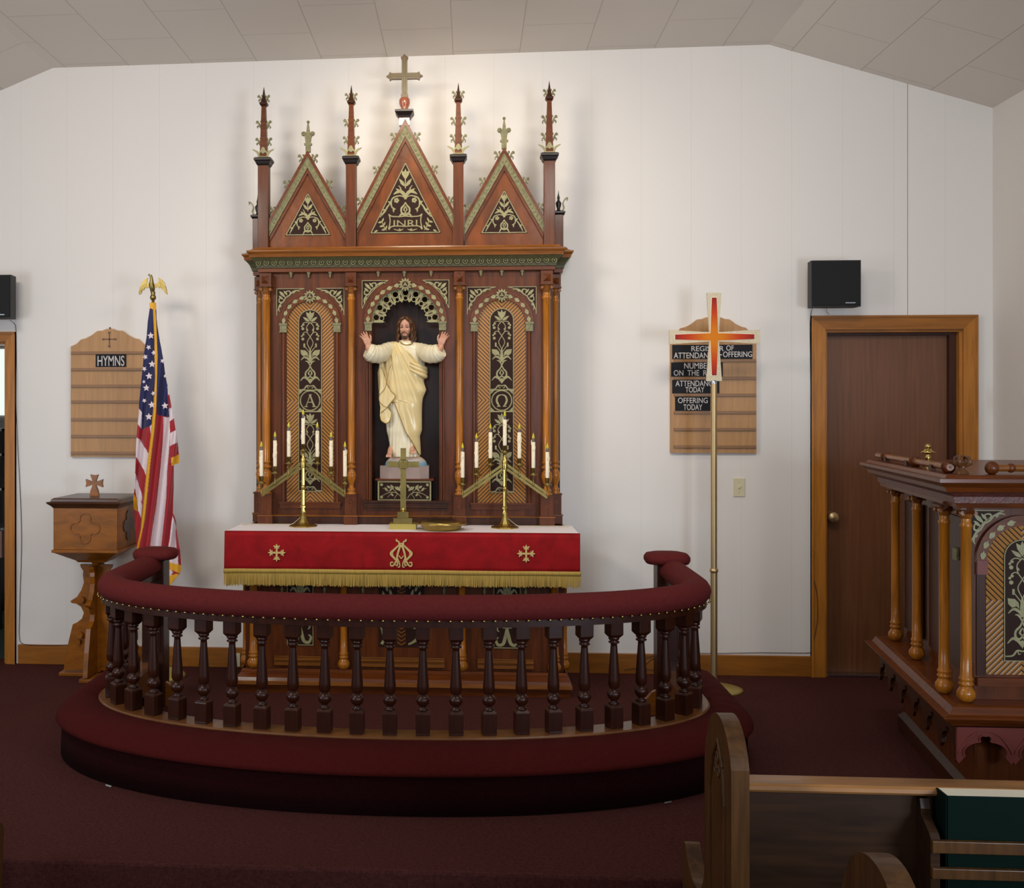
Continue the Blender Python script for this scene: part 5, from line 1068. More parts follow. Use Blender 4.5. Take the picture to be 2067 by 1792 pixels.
# balusters: equal steps along the rail
H = ZT-ZB
def bal_mesh():
    mm = MB(); w = .030
    def zz(t): return t*H
    def sq(a, b, w0, w1): mm.lathe([(w0*1.414, zz(a)), (w1*1.414, zz(b))], 0, 0, 4, smooth=False, rot=PI/4)
    mm.box(-w, w, -w, w, zz(0), zz(.20), b=.003); sq(.20, .225, w*.98, w*.55)
    mm.lathe([(w*.6, zz(.215)), (w*.85, zz(.225)), (w*.5, zz(.24)), (w*.42, zz(.255)), (w*.75, zz(.27)), (w*.98, zz(.30)), (w*.98, zz(.325)), (w*.7, zz(.35)), (w*.45, zz(.36)), (w*.42, zz(.365)), (w*.72, zz(.375)), (w*.72, zz(.385)), (w*.85, zz(.40)), (w*.83, zz(.45)), (w*.48, zz(.765)), (w*.46, zz(.785)), (w*.8, zz(.797)), (w*.8, zz(.806)), (w*.5, zz(.815)), (w*.75, zz(.826)), (w*.8, zz(.84)), (w*.75, zz(.85))], 0, 0, 16)
    sq(.845, .875, w*.6, w*.98); mm.box(-w, w, -w, w, zz(.875), zz(1.0), b=.002); return mm
first = None
BR = resample(oval(1.405, .665, -1.10), 31)
for i, (x, y, a) in enumerate(BR):
    if i in (0, 30): continue
    loc = Vector((x, y, ZB))-rail.location
    if first is None:
        mm = bal_mesh(); first = mm.build('baluster', M_bal, None); first.parent = rail; first.location = loc; first.rotation_euler = (0, 0, a)
    else: copy_part(first, rail, loc, a)
for s in (-1, 1):
    x, y = RX+s*1.385, YBK+.0
    m = MB(); m.box(x-.06, x+.06, y-.06, y+.06, 0, .80, b=.004); m.box(x-.045, x+.045, y-.064, y-.058, .30, .70, b=.002); nw = m.build('newel_post', M_bal, rail)
    m = MB(); rg = []
    for t, z in ((.5, .80), (.92, .806), (1.0, .822), (1.0, .84), (.9, .856), (.6, .864), (.1, .866)):
        r = []
        for k in range(32): a = 2*PI*k/32; c, d = math.cos(a), math.sin(a); r.append((x+.118*t*math.copysign(abs(c)**.65, c), y+.105*t*math.copysign(abs(d)**.65, d), z))
        rg.append(r)
    m.loft(rg); m.build('cap_cushion', M_rail, nw)
    m = MB(); xb = x-s*.06; m.prism([(xb, 0.0), (xb, .13), (xb-s*.02, .12), (xb-s*.05, .085), (xb-s*.075, .08), (xb-s*.075, 0.0)], y-.02, y+.01); m.build('foot_bracket', M_oakh, nw)
# ------------------------------------------------------------------ font
fx, fy = WX(203, -.27), -.27
font = thing('baptismal_font', 'wooden box font on a fretwork pedestal with a small cross on its lid', 'font', (fx, fy, 0))
yf0, yf1 = fy-.20, fy+.20; x0, x1 = WX(107.5, yf0), WX(236.5, yf0); Z = lambda v: W(172, v, yf0)[1]; fcx = (x0+x1)/2; fx = fcx
m = MB(); m.box(x0, x1, yf0, yf1, Z(1110), Z(1024), b=.003); box_ = m.build('bowl_box', M_font, font)
def quatre(cx_, cz_, R, r):
    P = []
    for k in range(4):
        a0 = k*PI/2; c = (cx_+R*math.cos(a0), cz_+R*math.sin(a0))
        for i in range(13): a = a0-PI*.62+PI*1.24*i/12; P.append((c[0]+r*math.cos(a), c[1]+r*math.sin(a)))
    return P
m = MB(); cz_ = Z(1066); q = quatre(fcx, cz_, .056, .036); qi = quatre(fcx, cz_, .056, .030)
for i in range(len(q)):
    j = (i+1) % len(q); m.prism([q[i], q[j], qi[j], qi[i]], yf0-.006, yf0+.001)
m.build('quatrefoil', M_font, box_)
m = MB(); q = quatre((yf0+yf1)/2, cz_, .056, .036); m.prism(q, x1-.001, x1+.006, axis='x'); m.build('quatrefoil', M_fontd, box_)
m = MB(); e = .012
for z0, z1, w0, w1 in ((Z(1116), Z(1110), .012, .009),): m.box(x0-w1, x1+w1, yf0-w1, yf1+w1, z0, z1, b=.003)
r = lambda d, z: [(x0-d, yf0-d, z), (x1+d, yf0-d, z), (x1+d, yf1+d, z), (x0-d, yf1+d, z)]
m.loft([r(-.11, Z(1140)), r(-.10, Z(1136)), r(.0, Z(1116))], smooth=False); m.build('underside', M_font, box_)
m = MB(); m.loft([r(.0, Z(1026)), r(.012, Z(1021)), r(.03, Z(1016)), r(.032, Z(1013)), r(.012, Z(1012)), r(.010, Z(1008)), r(-.002, Z(1005.5))], smooth=False); lid = m.build('lid', M_fontd, font, clean=True)
m = MB(); cxx = WX(191, fy); qf = 1/sca(fy, cxx); zl = Z(1005.5); zc = W(191, 975, fy)[1]
m.prism([(cxx-9*qf, zl), (cxx+9*qf, zl), (cxx+7*qf, zl+11*qf), (cxx+3*qf, zc-5*qf), (cxx-3*qf, zc-5*qf), (cxx-7*qf, zl+11*qf)], fy-.014, fy+.014)
for k in range(1, 4) if False else range(4):
    c, s_ = math.cos(k*PI/2), math.sin(k*PI/2); R = lambda a, b: (cxx+(c*a-s_*b)*qf, zc+(s_*a+c*b)*qf); e = 17.5
    m.prism([R(0, -4), R(5, -3.5), R(e, -8), R(e-1.5, 0), R(e, 8), R(5, 3.5), R(0, 4)], fy-.012, fy+.012)
m.build('lid_cross', M_font, lid)
def side(pts): return [((p[0]-203)*qf, W(203, p[1], fy)[1]) for p in pts]
hf = side([(203, 1139), (170, 1139), (172, 1145), (177, 1152), (176, 1160), (178, 1175), (173, 1190), (164, 1204), (150, 1213), (153, 1217), (162, 1218), (172, 1224), (178, 1236), (174, 1248), (164, 1256), (155, 1260), (150, 1280), (144, 1305), (136, 1352), (203, 1352)])
m = MB()
for s in (-1, 1):
    pl = [(fx-s*p[0]*-1 if False else fx+s*p[0], p[1]) for p in hf]; m.prism(pl, fy-.014, fy+.014)
ped = m.build('pedestal_board', M_font, font)
m = MB()
for s in (-1, 1): m.prism([(fy+s*p[0], p[1]) for p in hf], fx-.014, fx+.014, axis='x')
m.build('pedestal_board', M_font, font)
def cut(o, cyls):
    """drill round holes: cyls = [(mesh builder)]"""
    c = cyls.build('drill', M_font); md = o.modifiers.new('holes', 'BOOLEAN'); md.object = c; md.operation = 'DIFFERENCE'; md.solver = 'EXACT'
    dg = bpy.context.evaluated_depsgraph_get(); me = bpy.data.meshes.new_from_object(o.evaluated_get(dg)); o.modifiers.clear(); o.data = me; bpy.data.objects.remove(c)
for o in (ped,):
    m = MB()
    for zc2, rr_, xo in ((1209, 6.5, 28), (1280, 6.5, 31), (1294, 4.5, 34)):
        for s in (-1, 1): m.disc(fx+s*xo*qf, W(203, zc2, fy)[1], rr_*qf, fy-.04, fy+.04, 0, 20)
    cut(o, m)
m = MB(); m.box(fx-74*qf, fx+74*qf, fy-.04, fy+.04, 0, .022, b=.004); m.box(fx-.04, fx+.04, fy-.2, fy+.2, 0, .022, b=.004); m.build('base_board', M_font, font)
m = MB(); m.lathe([(.03, .02), (.034, .06), (.028, .1), (.03, .45), (.026, .68), (.04, Z(1138))], fx, fy, 16)
m.build('centre_post', M_font, font)
# ------------------------------------------------------------------ flag and its stand
PFY = -.30; bx = WX(322, PFY); tx = WX(309, PFY)
fp = thing('flag_stand', 'gilt flag pole with spread eagle finial standing on a round brass foot', 'flag pole', (bx, PFY, 0))
m = MB(); m.lathe([(.155, 0), (.158, .012), (.15, .022), (.12, .040), (.07, .055), (.03, .062), (.024, .09)], bx, PFY, 36); m.build('base', M_brassl, fp)
zt = W(309, 612, PFY)[1]; m = MB(); m.tube([(bx, PFY, .06), (tx, PFY, zt)], .0125, 12); m.build('pole', M_oak, fp)
qf = 1/sca(PFY, tx); E = lambda a, b: (tx+(a-309)*qf, W(309, b, PFY)[1])
m = MB(); X0, _ = E(309, 600)
m.lathe([(3*qf, E(0, 614)[1]), (3*qf, E(0, 606)[1]), (5.5*qf, E(0, 604)[1]), (6.5*qf, E(0, 600)[1]), (5*qf, E(0, 596)[1]), (4*qf, E(0, 594)[1]), (5*qf, E(0, 589)[1])], X0, PFY, 14)
m.tube([(*E(308, 592)[:1], PFY, E(0, 592)[1]), (E(308, 0)[0], PFY-.004, E(0, 583)[1]), (E(307, 0)[0], PFY-.012, E(0, 575)[1]), (E(307, 0)[0], PFY-.01, E(0, 566)[1]), (E(306.5, 0)[0], PFY-.012, E(0, 560)[1]), (E(305, 0)[0], PFY-.014, E(0, 555.5)[1])], [3.5*qf, 5.5*qf, 5.5*qf, 3.6*qf, 3*qf, 3*qf], 12)
m.tube([(E(304, 0)[0], PFY-.014, E(0, 555)[1]), (E(301.5, 0)[0], PFY-.016, E(0, 555)[1]), (E(300.3, 0)[0], PFY-.016, E(0, 557)[1])], [2*qf, 1.4*qf, .4*qf], 8); m.build('eagle', M_brassd, fp)
eg = [o for o in fp.children if o.name.startswith('eagle')][0]
for s in (-1, 1):
    m = MB(); wp = [(311 if s > 0 else 305, 577), (313, 573), (318, 572), (321, 569), (321.5, 564), (319, 561), (322, 561), (328, 565), (333, 571), (336, 580), (339, 595), (334, 592), (332, 586), (328, 585), (326, 581), (321, 582), (318, 579), (313, 581)]
    pts = [E(309+s*(p[0]-309)*(1.0 if s > 0 else .95), p[1]) for p in wp]; m.prism(pts, PFY-.008, PFY+.004)
    for k in range(5): a = E(309+s*(14+k*2.6), 570+k*2.0); b = E(309+s*(15+k*3.3), 580+k*2.9); m.stroke([a, b], [1.6*qf, 2.4*qf], PFY-.012, PFY-.007)
    m.build('wing', M_brassd, eg)
# flag: silhouette rows, coloured cell by cell from the pattern drawn on it
LB = [(611, 302), (622, 302.5), (650, 298.5), (680, 296.5), (720, 290), (771, 285), (817, 281), (832, 281), (850, 279), (885, 276), (920, 274), (948, 273), (990, 271), (1008, 268.8), (1030, 271), (1060, 273), (1105, 276), (1180, 300), (1190, 333)]
RB_ = [(611, 315.5), (640, 316), (660, 318), (690, 323), (704, 326), (740, 331), (771, 336.6), (797, 342), (820, 346), (845, 351), (870, 355), (895, 358), (917, 361.5), (934, 361.5), (938, 350), (1000, 350), (1035, 349), (1050, 354), (1080, 358), (1110, 363), (1148, 366), (1158, 362), (1170, 352), (1186, 340), (1190, 335)]
REG = [('g', [(300, 609), (317, 609), (318, 626), (301, 622)]), ('g', [(309, 618), (314, 618), (317, 690), (318.5, 720), (317, 790), (315.5, 820), (311, 870), (303, 935), (297, 999), (291.5, 1048), (286, 1080), (280, 1112), (275, 1112), (285, 1070), (287, 1046), (292, 999), (298, 936), (305, 880), (310.5, 820), (312.5, 760), (312.5, 690)]),
 ('g', [(268, 995), (278, 1008), (277, 1032), (270, 1026), (268, 1010)]), ('g', [(346, 924), (362, 916), (363, 936), (347, 940)]), ('g', [(334, 1133), (344, 1135), (367, 1141), (367, 1160), (352, 1152), (340, 1149), (334, 1146)]), ('g', [(333, 1172), (345, 1160), (365, 1157), (345, 1182), (334, 1192)]), ('w', [(333, 1146), (346, 1150), (350, 1155), (342, 1164), (333, 1172)]),
 ('b', [(300, 609), (318, 609), (330, 700), (343, 842), (316, 837), (312, 700), (311, 835), (308, 857), (285, 868), (286, 832), (280, 820), (280, 700)]), ('b', [(312, 640), (326, 704), (337, 790), (341, 841), (316, 837), (314, 700)]),
 ('r', [(337, 799), (342, 796), (347, 820), (348, 822), (340, 826)]), ('r', [(343, 850), (351, 844), (356, 866), (343, 874)]), ('r', [(343, 901), (358, 892), (364, 920), (347, 926), (343, 915)]),
 ('w', [(340, 825), (349, 820), (353, 846), (342, 850)]), ('w', [(343, 874), (356, 868), (360, 893), (343, 901)]), ('w', [(334, 770), (344, 795), (336, 800)]),
 ('r', [(315.5, 836), (329.5, 841), (327.5, 900), (324, 940), (317, 999), (308, 1060), (301, 1112), (278, 1112), (288, 1075), (294, 999), (300, 938), (308, 880)]),
 ('w', [(329.5, 841), (344, 843), (343, 873), (341, 910), (338, 950), (337, 1000), (331, 1060), (325.5, 1112), (300, 1112), (308, 1060), (318, 999), (325, 940)]),
 ('r', [(344, 850), (344, 930), (350, 940), (350, 1000), (348, 1045), (342, 1090), (335, 1135), (325, 1135), (326, 1105), (332, 1060), (338, 1000), (339, 950), (343, 873)]),
 ('r', [(354, 1062), (357, 1066), (368, 1148), (360, 1142)]), ('w', [(348, 1040), (354, 1060), (360, 1142), (334, 1136), (343, 1088)]),
 ('w', [(279, 822), (287, 832), (285, 866), (276, 852)]), ('r', [(276, 852), (286, 868), (284, 888), (274, 882)]), ('r', [(285, 867), (302, 859), (306, 880), (303, 918), (292, 890), (284, 870)]), ('w', [(302, 859), (308, 856), (307, 884), (305, 876)]),
 ('w', [(274, 882), (284, 888), (303, 920), (297, 963), (284, 935), (272, 920)]), ('r', [(272, 918), (284, 936), (297, 964), (293, 1000), (288, 1000), (280, 975), (271, 950)]),
 ('w', [(270, 948), (280, 975), (288, 1003), (287, 1012), (278, 1000), (271, 985)]), ('w', [(272, 985), (281, 1000), (288, 1020), (286, 1046), (279, 1030), (278, 1008)]), ('r', [(268, 1000), (278, 1006), (286, 1046), (284, 1070), (276, 1110), (270, 1040)])]
def inside(p, poly):
    c = False; j = len(poly)-1
    for i in range(len(poly)):
        a, b = poly[i], poly[j]
        if (a[1] > p[1]) != (b[1] > p[1]) and p[0] < (b[0]-a[0])*(p[1]-a[1])/(b[1]-a[1])+a[0]: c = not c
        j = i
    return c
CM = {'b': 0, 'r': 1, 'w': 2, 'g': 3}
flag = thing('flag', 'stars and stripes flag with gold fringe hanging furled from its pole', 'flag', (tx, PFY, W(309, 900, PFY)[1]))
def fdepth(x, v):
    t = min(1, (v-611)/260); fr_ = 318-max(0, v-720)*.085
    d = .018+.055*t*(.5+.5*math.cos((x-fr_)*.14))+.012*t*math.cos((x-fr_)*.42+v*.012)
    if v > 1110: d = .03+.01*math.cos(x*.3)
    return PFY-.012-d
NR_, NC = 400, 140; m = MB(); grid = []
for i in range(NR_+1):
    v = 611+(1190-611)*i/NR_; l, r = interp(LB, v), interp(RB_, v); rw = []
    for j in range(NC+1): x = l+(r-l)*j/NC; y = fdepth(x, v); a = W(x, v, y); rw.append((a[0], y, a[1]))
    grid.append(rw)
vs = [p for r in grid for p in r]; W_ = NC+1; groups = {0: [], 1: [], 2: [], 3: []}
for i in range(NR_):
    for j in range(NC):
        v = 611+(1190-611)*(i+.5)/NR_; l, r = interp(LB, v), interp(RB_, v); x = l+(r-l)*(j+.5)/NC; k = 1
        for cde, pl in REG:
            if inside((x, v), pl): k = CM[cde]; break
        else: k = 0 if v < 800 else 1
        a = i*W_+j; groups[k].append((a, a+W_, a+W_+1, a+1))
base = len(m.v); m.v += vs
for k, fs in groups.items():
    for f in fs: m.f.append(list(f)); m.m.append(k); m.sm.append(True)
def star(cx_, cv, r, rot=0.0):
    p = []
    for k in range(10): rr = r if k % 2 == 0 else r*.42; a = PI/2+k*PI/5+rot; p.append((cx_+rr*math.cos(a), cv-rr*math.sin(a)))
    y = min(fdepth(a, b) for a, b in p)-.0015; n = len(p); q = [(*W(a, b, y)[:1], y, W(a, b, y)[1]) for a, b in p]; c = W(cx_, cv, y)
    m.add(q+[(c[0], y-.001, c[1])]+[(a, y+.002, b) for a, _, b in q], [(k, (k+1) % n, n) for k in range(n)]+[(k, k+n+1, (k+1) % n+n+1, (k+1) % n) for k in range(n)], 2)
for cx_, cv, r, ro in ((304.5, 677.5, 6.5, .1), (300, 701, 4.6, .5), (310.5, 712, 4.4, .3), (293.5, 720.5, 4.8, .4), (307, 735, 6.6, 0), (291.5, 744.5, 4.5, .6), (301, 759, 6.8, .1), (290.5, 770.5, 3, .3), (295.5, 783, 6.4, 0), (309.5, 794, 4, .4), (291.5, 808.5, 4, .6), (306.5, 817, 6.6, .1), (300.5, 841, 6.8, 0), (333, 819, 6.6, .1), (328, 728.5, 4, .9), (333.5, 759, 3, .2)): star(cx_, cv, r, ro)
fl = m.build('flag_cloth', [M_fblue, M_fred, M_fwhite, M_fgold], flag)
s_ = fl.modifiers.new('thick', 'SOLIDIFY'); s_.thickness = .003; s_.offset = 1
m = MB(); m.tube([(W(x, v, fdepth(x, v)-.004)[0], fdepth(x, v)-.004, W(x, v, fdepth(x, v)-.004)[1]) for x, v in smooth_path([(311.5, 612), (314.5, 660), (316.3, 720), (315, 790), (313, 830), (308, 880), (300.5, 937), (295, 999), (289.5, 1047), (283, 1085), (277.5, 1112)], 8)], .0065, 8, sy=.8); m.build('fringe', M_fgold, flag)
# ------------------------------------------------------------------ wall boards
def wall_board(nm, label, x0, x1, vt, vpk, vb, ledges, parent_y=-.024, lx=None, inlay=True, hole=0):
    X0, X1 = WX(x0, -.012), WX(x1, -.012); Zf = lambda v: W((x0+x1)/2, v, -.012)[1]; cx_ = (X0+X1)/2; q = (X1-X0)/(x1-x0)
    t = thing(nm, label, 'wall board', (cx_, 0, Zf(vb))); w = (x1-x0)/2
    half = [(w, vb), (w, vt), (w-4, vt-1.5), (w-12, vt-5), (w-18, vt-11), (w-21, vt-14), (w-30, vt-16), (w-42, vt-22), (w-54, vt-31), (w-64, vpk+4), (w-72, vpk+.6), (0, vpk)]
    P = [(cx_+a*q, Zf(b)) for a, b in half]; P += [(2*cx_-a, b) for a, b in P[::-1][1:]]
    m = MB(); m.prism(P, -.022, -.002); bd = m.build('board', M_board, t)
    for v in ledges:
        m = MB(); xx0, xx1 = (X0+.004, X1-.004) if lx is None else (WX(lx, -.02), X1-.004)
        m.box(xx0, xx1, -.030, -.021, Zf(v+3), Zf(v-2.5), b=.0015); m.box(xx0, xx1, -.034, -.029, Zf(v+3), Zf(v+.8), b=.001); m.build('ledge', M_boardh, t)
    return t, cx_, q, Zf
t, cx_, q, Zf = wall_board('hymn_board', 'light oak arched hymn board with empty ledges on the wall above the font', 144, 302, 699, 663.5, 922, (712, 745.5, 779, 810.5, 846, 880, 914))
m = MB(); xc = WX(221, -.02); zc = Zf(686)
for a, b, c, d in ((-1.2, 1.2, -13, 14), (-12, 12, 0, 2.4)): m.box(xc+a*q, xc+b*q, -.0235, -.021, zc+c*q, zc+d*q)
for a, b in ((0, 14), (0, -13), (12, 1), (-12, 1)): m.box(xc+(a-2.6)*q, xc+(a+2.6)*q, -.0238, -.021, zc+(b-2)*q, zc+(b+2)*q)
m.build('carved_cross', mat('burnt_cross', rgb(132, 84, 44), .5), t); m = MB(); m.lathe([(.004, 0), (.006, .006), (.003, .012)], xc, -.012, 8, z0=Zf(664)); m.build('hanging_ring', M_blk, t)
def plate(nm, label, x0, x1, v0, v1, lines, y=-.0335, grp='letter cards on the wall boards'):
    a, b = W(x0, v0, y), W(x1, v1, y); o = thing(nm, label, 'sign', ((a[0]+b[0])/2, y, b[1]), grp)
    m = MB(); m.box(a[0], b[0], y+.0, y+.003, b[1], a[1]); m.build('card', M_plate, o)
    m = MB()
    for txt, lx0, lx1, lv0, lv1 in lines: p, r = W(lx0, lv0, y), W(lx1, lv1, y); text_mesh(m, txt, p[0], r[0], r[1], p[1], y-.0008, 0, .0008, .006)
    m.build('lettering', M_letter, o)
plate('letter_card', 'small black card reading HYMNS on the left wall board', 193, 254.5, 714.5, 740.5, [('HYMNS', 197, 251, 718, 738.5)], y=-.0262)
t, cx_, q, Zf = wall_board('register_board', 'oak attendance register board on the wall behind the processional cross', 1353, 1526, 676, 640, 914, (728, 763, 797, 832, 866, 901), lx=1360)
pl = [('letter_card', 'wide black card reading REGISTER OF ATTENDANCE OFFERING, top of the register board', 1357, 1519, 696, 724.2, [('REGISTER', 1395.5, 1461, 698.5, 708.5), ('OF', 1466, 1481, 697, 707.5), ('ATTENDANCE', 1360, 1446, 711.5, 723), ('-', 1453, 1457, 715, 717), ('OFFERING', 1459.5, 1518, 709.5, 720.5)]),
      ('letter_card', 'black card reading NUMBER ON THE ROLL on the register board', 1355, 1459, 731.5, 759.8, [('NUMBER', 1381, 1435, 732.5, 744), ('ON  THE  ROLL', 1360, 1450, 747, 758)]),
      ('letter_card', 'black card reading ATTENDANCE TODAY on the register board', 1357, 1452, 766.6, 793.8, [('ATTENDANCE', 1363.5, 1445, 768, 779.5), ('TODAY', 1383.5, 1421.5, 781, 792)]),
      ('letter_card', 'black card reading OFFERING TODAY, lowest card on the register board', 1363, 1434, 800.5, 829, [('OFFERING', 1368.5, 1428.5, 802.5, 813.5), ('TODAY', 1379.5, 1417.5, 816, 827.5)])]
for p in pl: plate(*p, y=-.0262)
# ------------------------------------------------------------------ processional cross
YP = -.36; xp = WX(1441, YP); qp = 1/sca(YP, xp); Zp = lambda v: W(1441, v, YP)[1]; zc = Zp(680)
pc = thing('processional_cross', 'tall processional cross of orange and red with glittering border on a brass pole', 'cross', (xp, YP, 0))
cr = MB(); arm = []
def arm4(tab):
    P = []
    for k in range(4):
        c, s_ = math.cos(-k*PI/2+PI/2), math.sin(-k*PI/2+PI/2)
        ln = tab[k]
        for a, b in ((ln[0], ln[1]), (ln[2], ln[3]), (ln[2], -ln[3])[:0] or (ln[2], -ln[3])): pass
        for a, b in ((ln[0], ln[1]), (ln[2], ln[3]), (ln[2], -ln[3]), (ln[0], -ln[1])): P.append((xp+(c*a-s_*b)*qp, zc+(s_*a+c*b)*qp))
    return P
O = [(9.5, 9.5, 89, 14.5), (9.5, 9.5, 90.5, 14.5), (9.5, 9.5, 89, 15.5), (9.5, 9.5, 89, 14.5)]
cr.prism(arm4(O), YP-.008, YP+.008); cross_ = cr.build('cross', M_sparkle, pc)
cr = MB(); cr.prism(arm4([(7.5, 7.5, 79, 4.6), (7.5, 7.5, 79, 4.8), (7.5, 7.5, 77.5, 4.6), (7.5, 7.5, 77.5, 5)]), YP-.011, YP-.007)
cr.build('enamel_cross', M_enamel, cross_, origin=(xp, YP, zc))
cr = MB(); cr.prism(arm4([(8.3, 8.3, 80, 5.5), (8.3, 8.3, 80, 5.7), (8.3, 8.3, 78.5, 5.5), (8.3, 8.3, 78.5, 5.9)]), YP-.009, YP-.007); cr.build('cream_border', M_white, cross_)
m = MB(); m.lathe([(6.2*qp, Zp(1155)), (6.2*qp, Zp(775))], xp, YP, 20); m.lathe([(7*qp, 0.02), (7*qp, Zp(1155))], xp, YP, 20); m.lathe([(7*qp, Zp(1156)), (8.6*qp, Zp(1153)), (8.6*qp, Zp(1149)), (6.6*qp, Zp(1147))], xp, YP, 20); m.build('pole', M_polebrass, pc)
m = MB(); m.lathe([(6*qp, Zp(776)), (6.4*qp, Zp(773)), (6.4*qp, Zp(768)), (4*qp, Zp(767))], xp, YP, 20); m.build('ferrule', M_steel, pc)
m = MB(); m.lathe([(.15, 0), (.152, .006), (.13, .009), (.04, .026), (.03, .04)], xp+.012, YP, 40); m.build('base', M_brassl, pc)
# ------------------------------------------------------------------ switch, outlet, speakers, wires
x0, z0 = W(1480, 1002, -.004); x1, z1 = W(1503, 965, -.004); sw = thing('light_switch', 'ivory light switch plate on the wall left of the walnut door', 'switch', ((x0+x1)/2, 0, z0))
m = MB(); m.box(x0, x1, -.006, -.001, z0, z1, b=.0015); m.build('cover_plate', M_ivory, sw); m = MB(); xm = (x0+x1)/2; zm = (z0+z1)/2; m.box(xm-.005, xm+.005, -.016, -.005, zm-.004, zm+.010, b=.001); m.build('toggle', M_ivory, sw)
for dz in (-.03, .03): m = MB(); m.ball((xm, -.0065, zm+dz), (.0025, .001, .0025), 0, 8, 6); m.build('screw', M_steel, sw)
ol = thing('wall_outlet', 'pale outlet plate low on the wall at the left foot of the altar', 'outlet', (WX(477, 0), 0, .1)); x0, z0 = W(469, 1345, -.02); x1, z1 = W(485, 1318, -.02)
m = MB(); m.box(x0, x1, -.026, -.018, z0, z1, b=.0015); m.build('cover_plate', M_ivory, ol); m = MB()
for zz in (.3, .7): m.box((x0+x1)/2-.008, (x0+x1)/2+.008, -.0275, -.0255, z0+(z1-z0)*zz-.01, z0+(z1-z0)*zz+.01, b=.001)
m.build('socket_face', M_letter, ol)
def speaker(x0, x1, v0, v1, label, rot, badge):
    yb = -.005; a, b = W(x0, v0, -.105), W(x1, v1, -.105); w = b[0]-a[0]; h = a[1]-b[1]; cx_ = (a[0]+b[0])/2; zc = (a[1]+b[1])/2
    t = thing('wall_speaker', label, 'speaker', (cx_, yb-.09, b[1]), 'speakers high on the end wall'); t.rotation_euler = (math.radians(0), 0, rot)
    L = [(-w/2, -.09), (w/2, -.09), (w/2*.93, .01), (-w/2*.93, .01)]
    m = MB(); o = Vector((cx_, yb-.09, 0)); m.prism([(o.x+p[0], o.y+p[1]) for p in L], b[1], a[1], axis='z'); m.build('cabinet', M_black, t)
    m = MB(); m.box(o.x-w/2+.006, o.x+w/2-.006, o.y-.097, o.y-.089, b[1]+.006, a[1]-.006, b=.004); g = m.build('grille', M_grille, t)
    if badge: m = MB(); m.box(o.x+w*.18, o.x+w*.38, o.y-.0985, o.y-.096, b[1]+.018, b[1]+.024); m.build('badge', M_steel, g)
    m = MB(); m.box(o.x-.02, o.x+.02, o.y+.005, -.008, zc-.03, zc+.03); m.box(o.x-.04, o.x+.04, -.010, -.002, zc-.06, zc+.06); m.build('bracket', M_black, t)
    return t
t = speaker(1629, 1728, 529.5, 621, 'black box speaker on the wall above the walnut door', .0, True)
m = MB(); A_ = lambda p, v, y=-.02: (W(p, v, y)[0], y, W(p, v, y)[1])
tag(t, t['label'], 'speaker')
def wire(pts, label, r=.0018, mm=M_wire):
    m = MB(); m.tube(smooth_path([A_(*p) for p in pts], 8), r, 6); tag(m.build('wire', mm), label, 'wire')
wire([(1640, 622, -.06), (1638, 628, -.01), (1636.5, 636, -.004), (1635, 660, -.004), (1635.5, 700, -.004), (1638, 900, -.004), (1640, 1000, -.004), (1637.5, 1100, -.004), (1641, 1160, -.024), (1649, 1200, -.026), (1650, 1250, -.026), (1643, 1290, -.024), (1638, 1312, -.008), (1628, 1317.5, -.006), (1540, 1317, -.006), (1450, 1318.5, -.006), (1400, 1318, -.006)], 'dark speaker wire down the oak casing and along the baseboard right')
wire([(1668, 622, -.06), (1670, 630, -.02), (1674, 634.5, -.02)], 'short wire under the speaker over the walnut door', .0012)
wire([(1260, 1352, -.03), (1290, 1347, -.024), (1300, 1343, -.024), (1320, 1328, -.024), (1330, 1320, -.022), (1262, 1356, -.03)][:5]+[(1292, 1335, -.024), (1302, 1350, -.024), (1330, 1353, -.024)], 'thin dark wire looping across the baseboard beside the altar')
t = speaker(-66, 33, 558.5, 644, 'black box speaker above the open doorway at the left edge', .0, True)
wire([(20, 646, -.06), (28, 652, -.01), (32, 664, -.004), (33, 720, -.004), (32, 800, -.026), (36, 900, -.01), (41, 1000, -.006), (43.5, 1090, -.006), (41, 1180, -.006), (39, 1250, -.006), (38.5, 1280, -.006), (42, 1296, -.008), (54, 1301, -.022), (90, 1302.5, -.022), (143, 1301, -.022)], 'dark speaker wire running down beside the left doorway casing')
a = XR; bx0 = XR-.03; m = MB()
yy = -.55; zc = 1.6+(835-820)*.0028
m.box(XR-.045, XR-.001, -.66, -.54, zc-.035, zc+.035, b=.004); ob = tag(m.build('wall_box', M_redbox), 'small dark red box on the right wall at the photo edge', 'wall box')
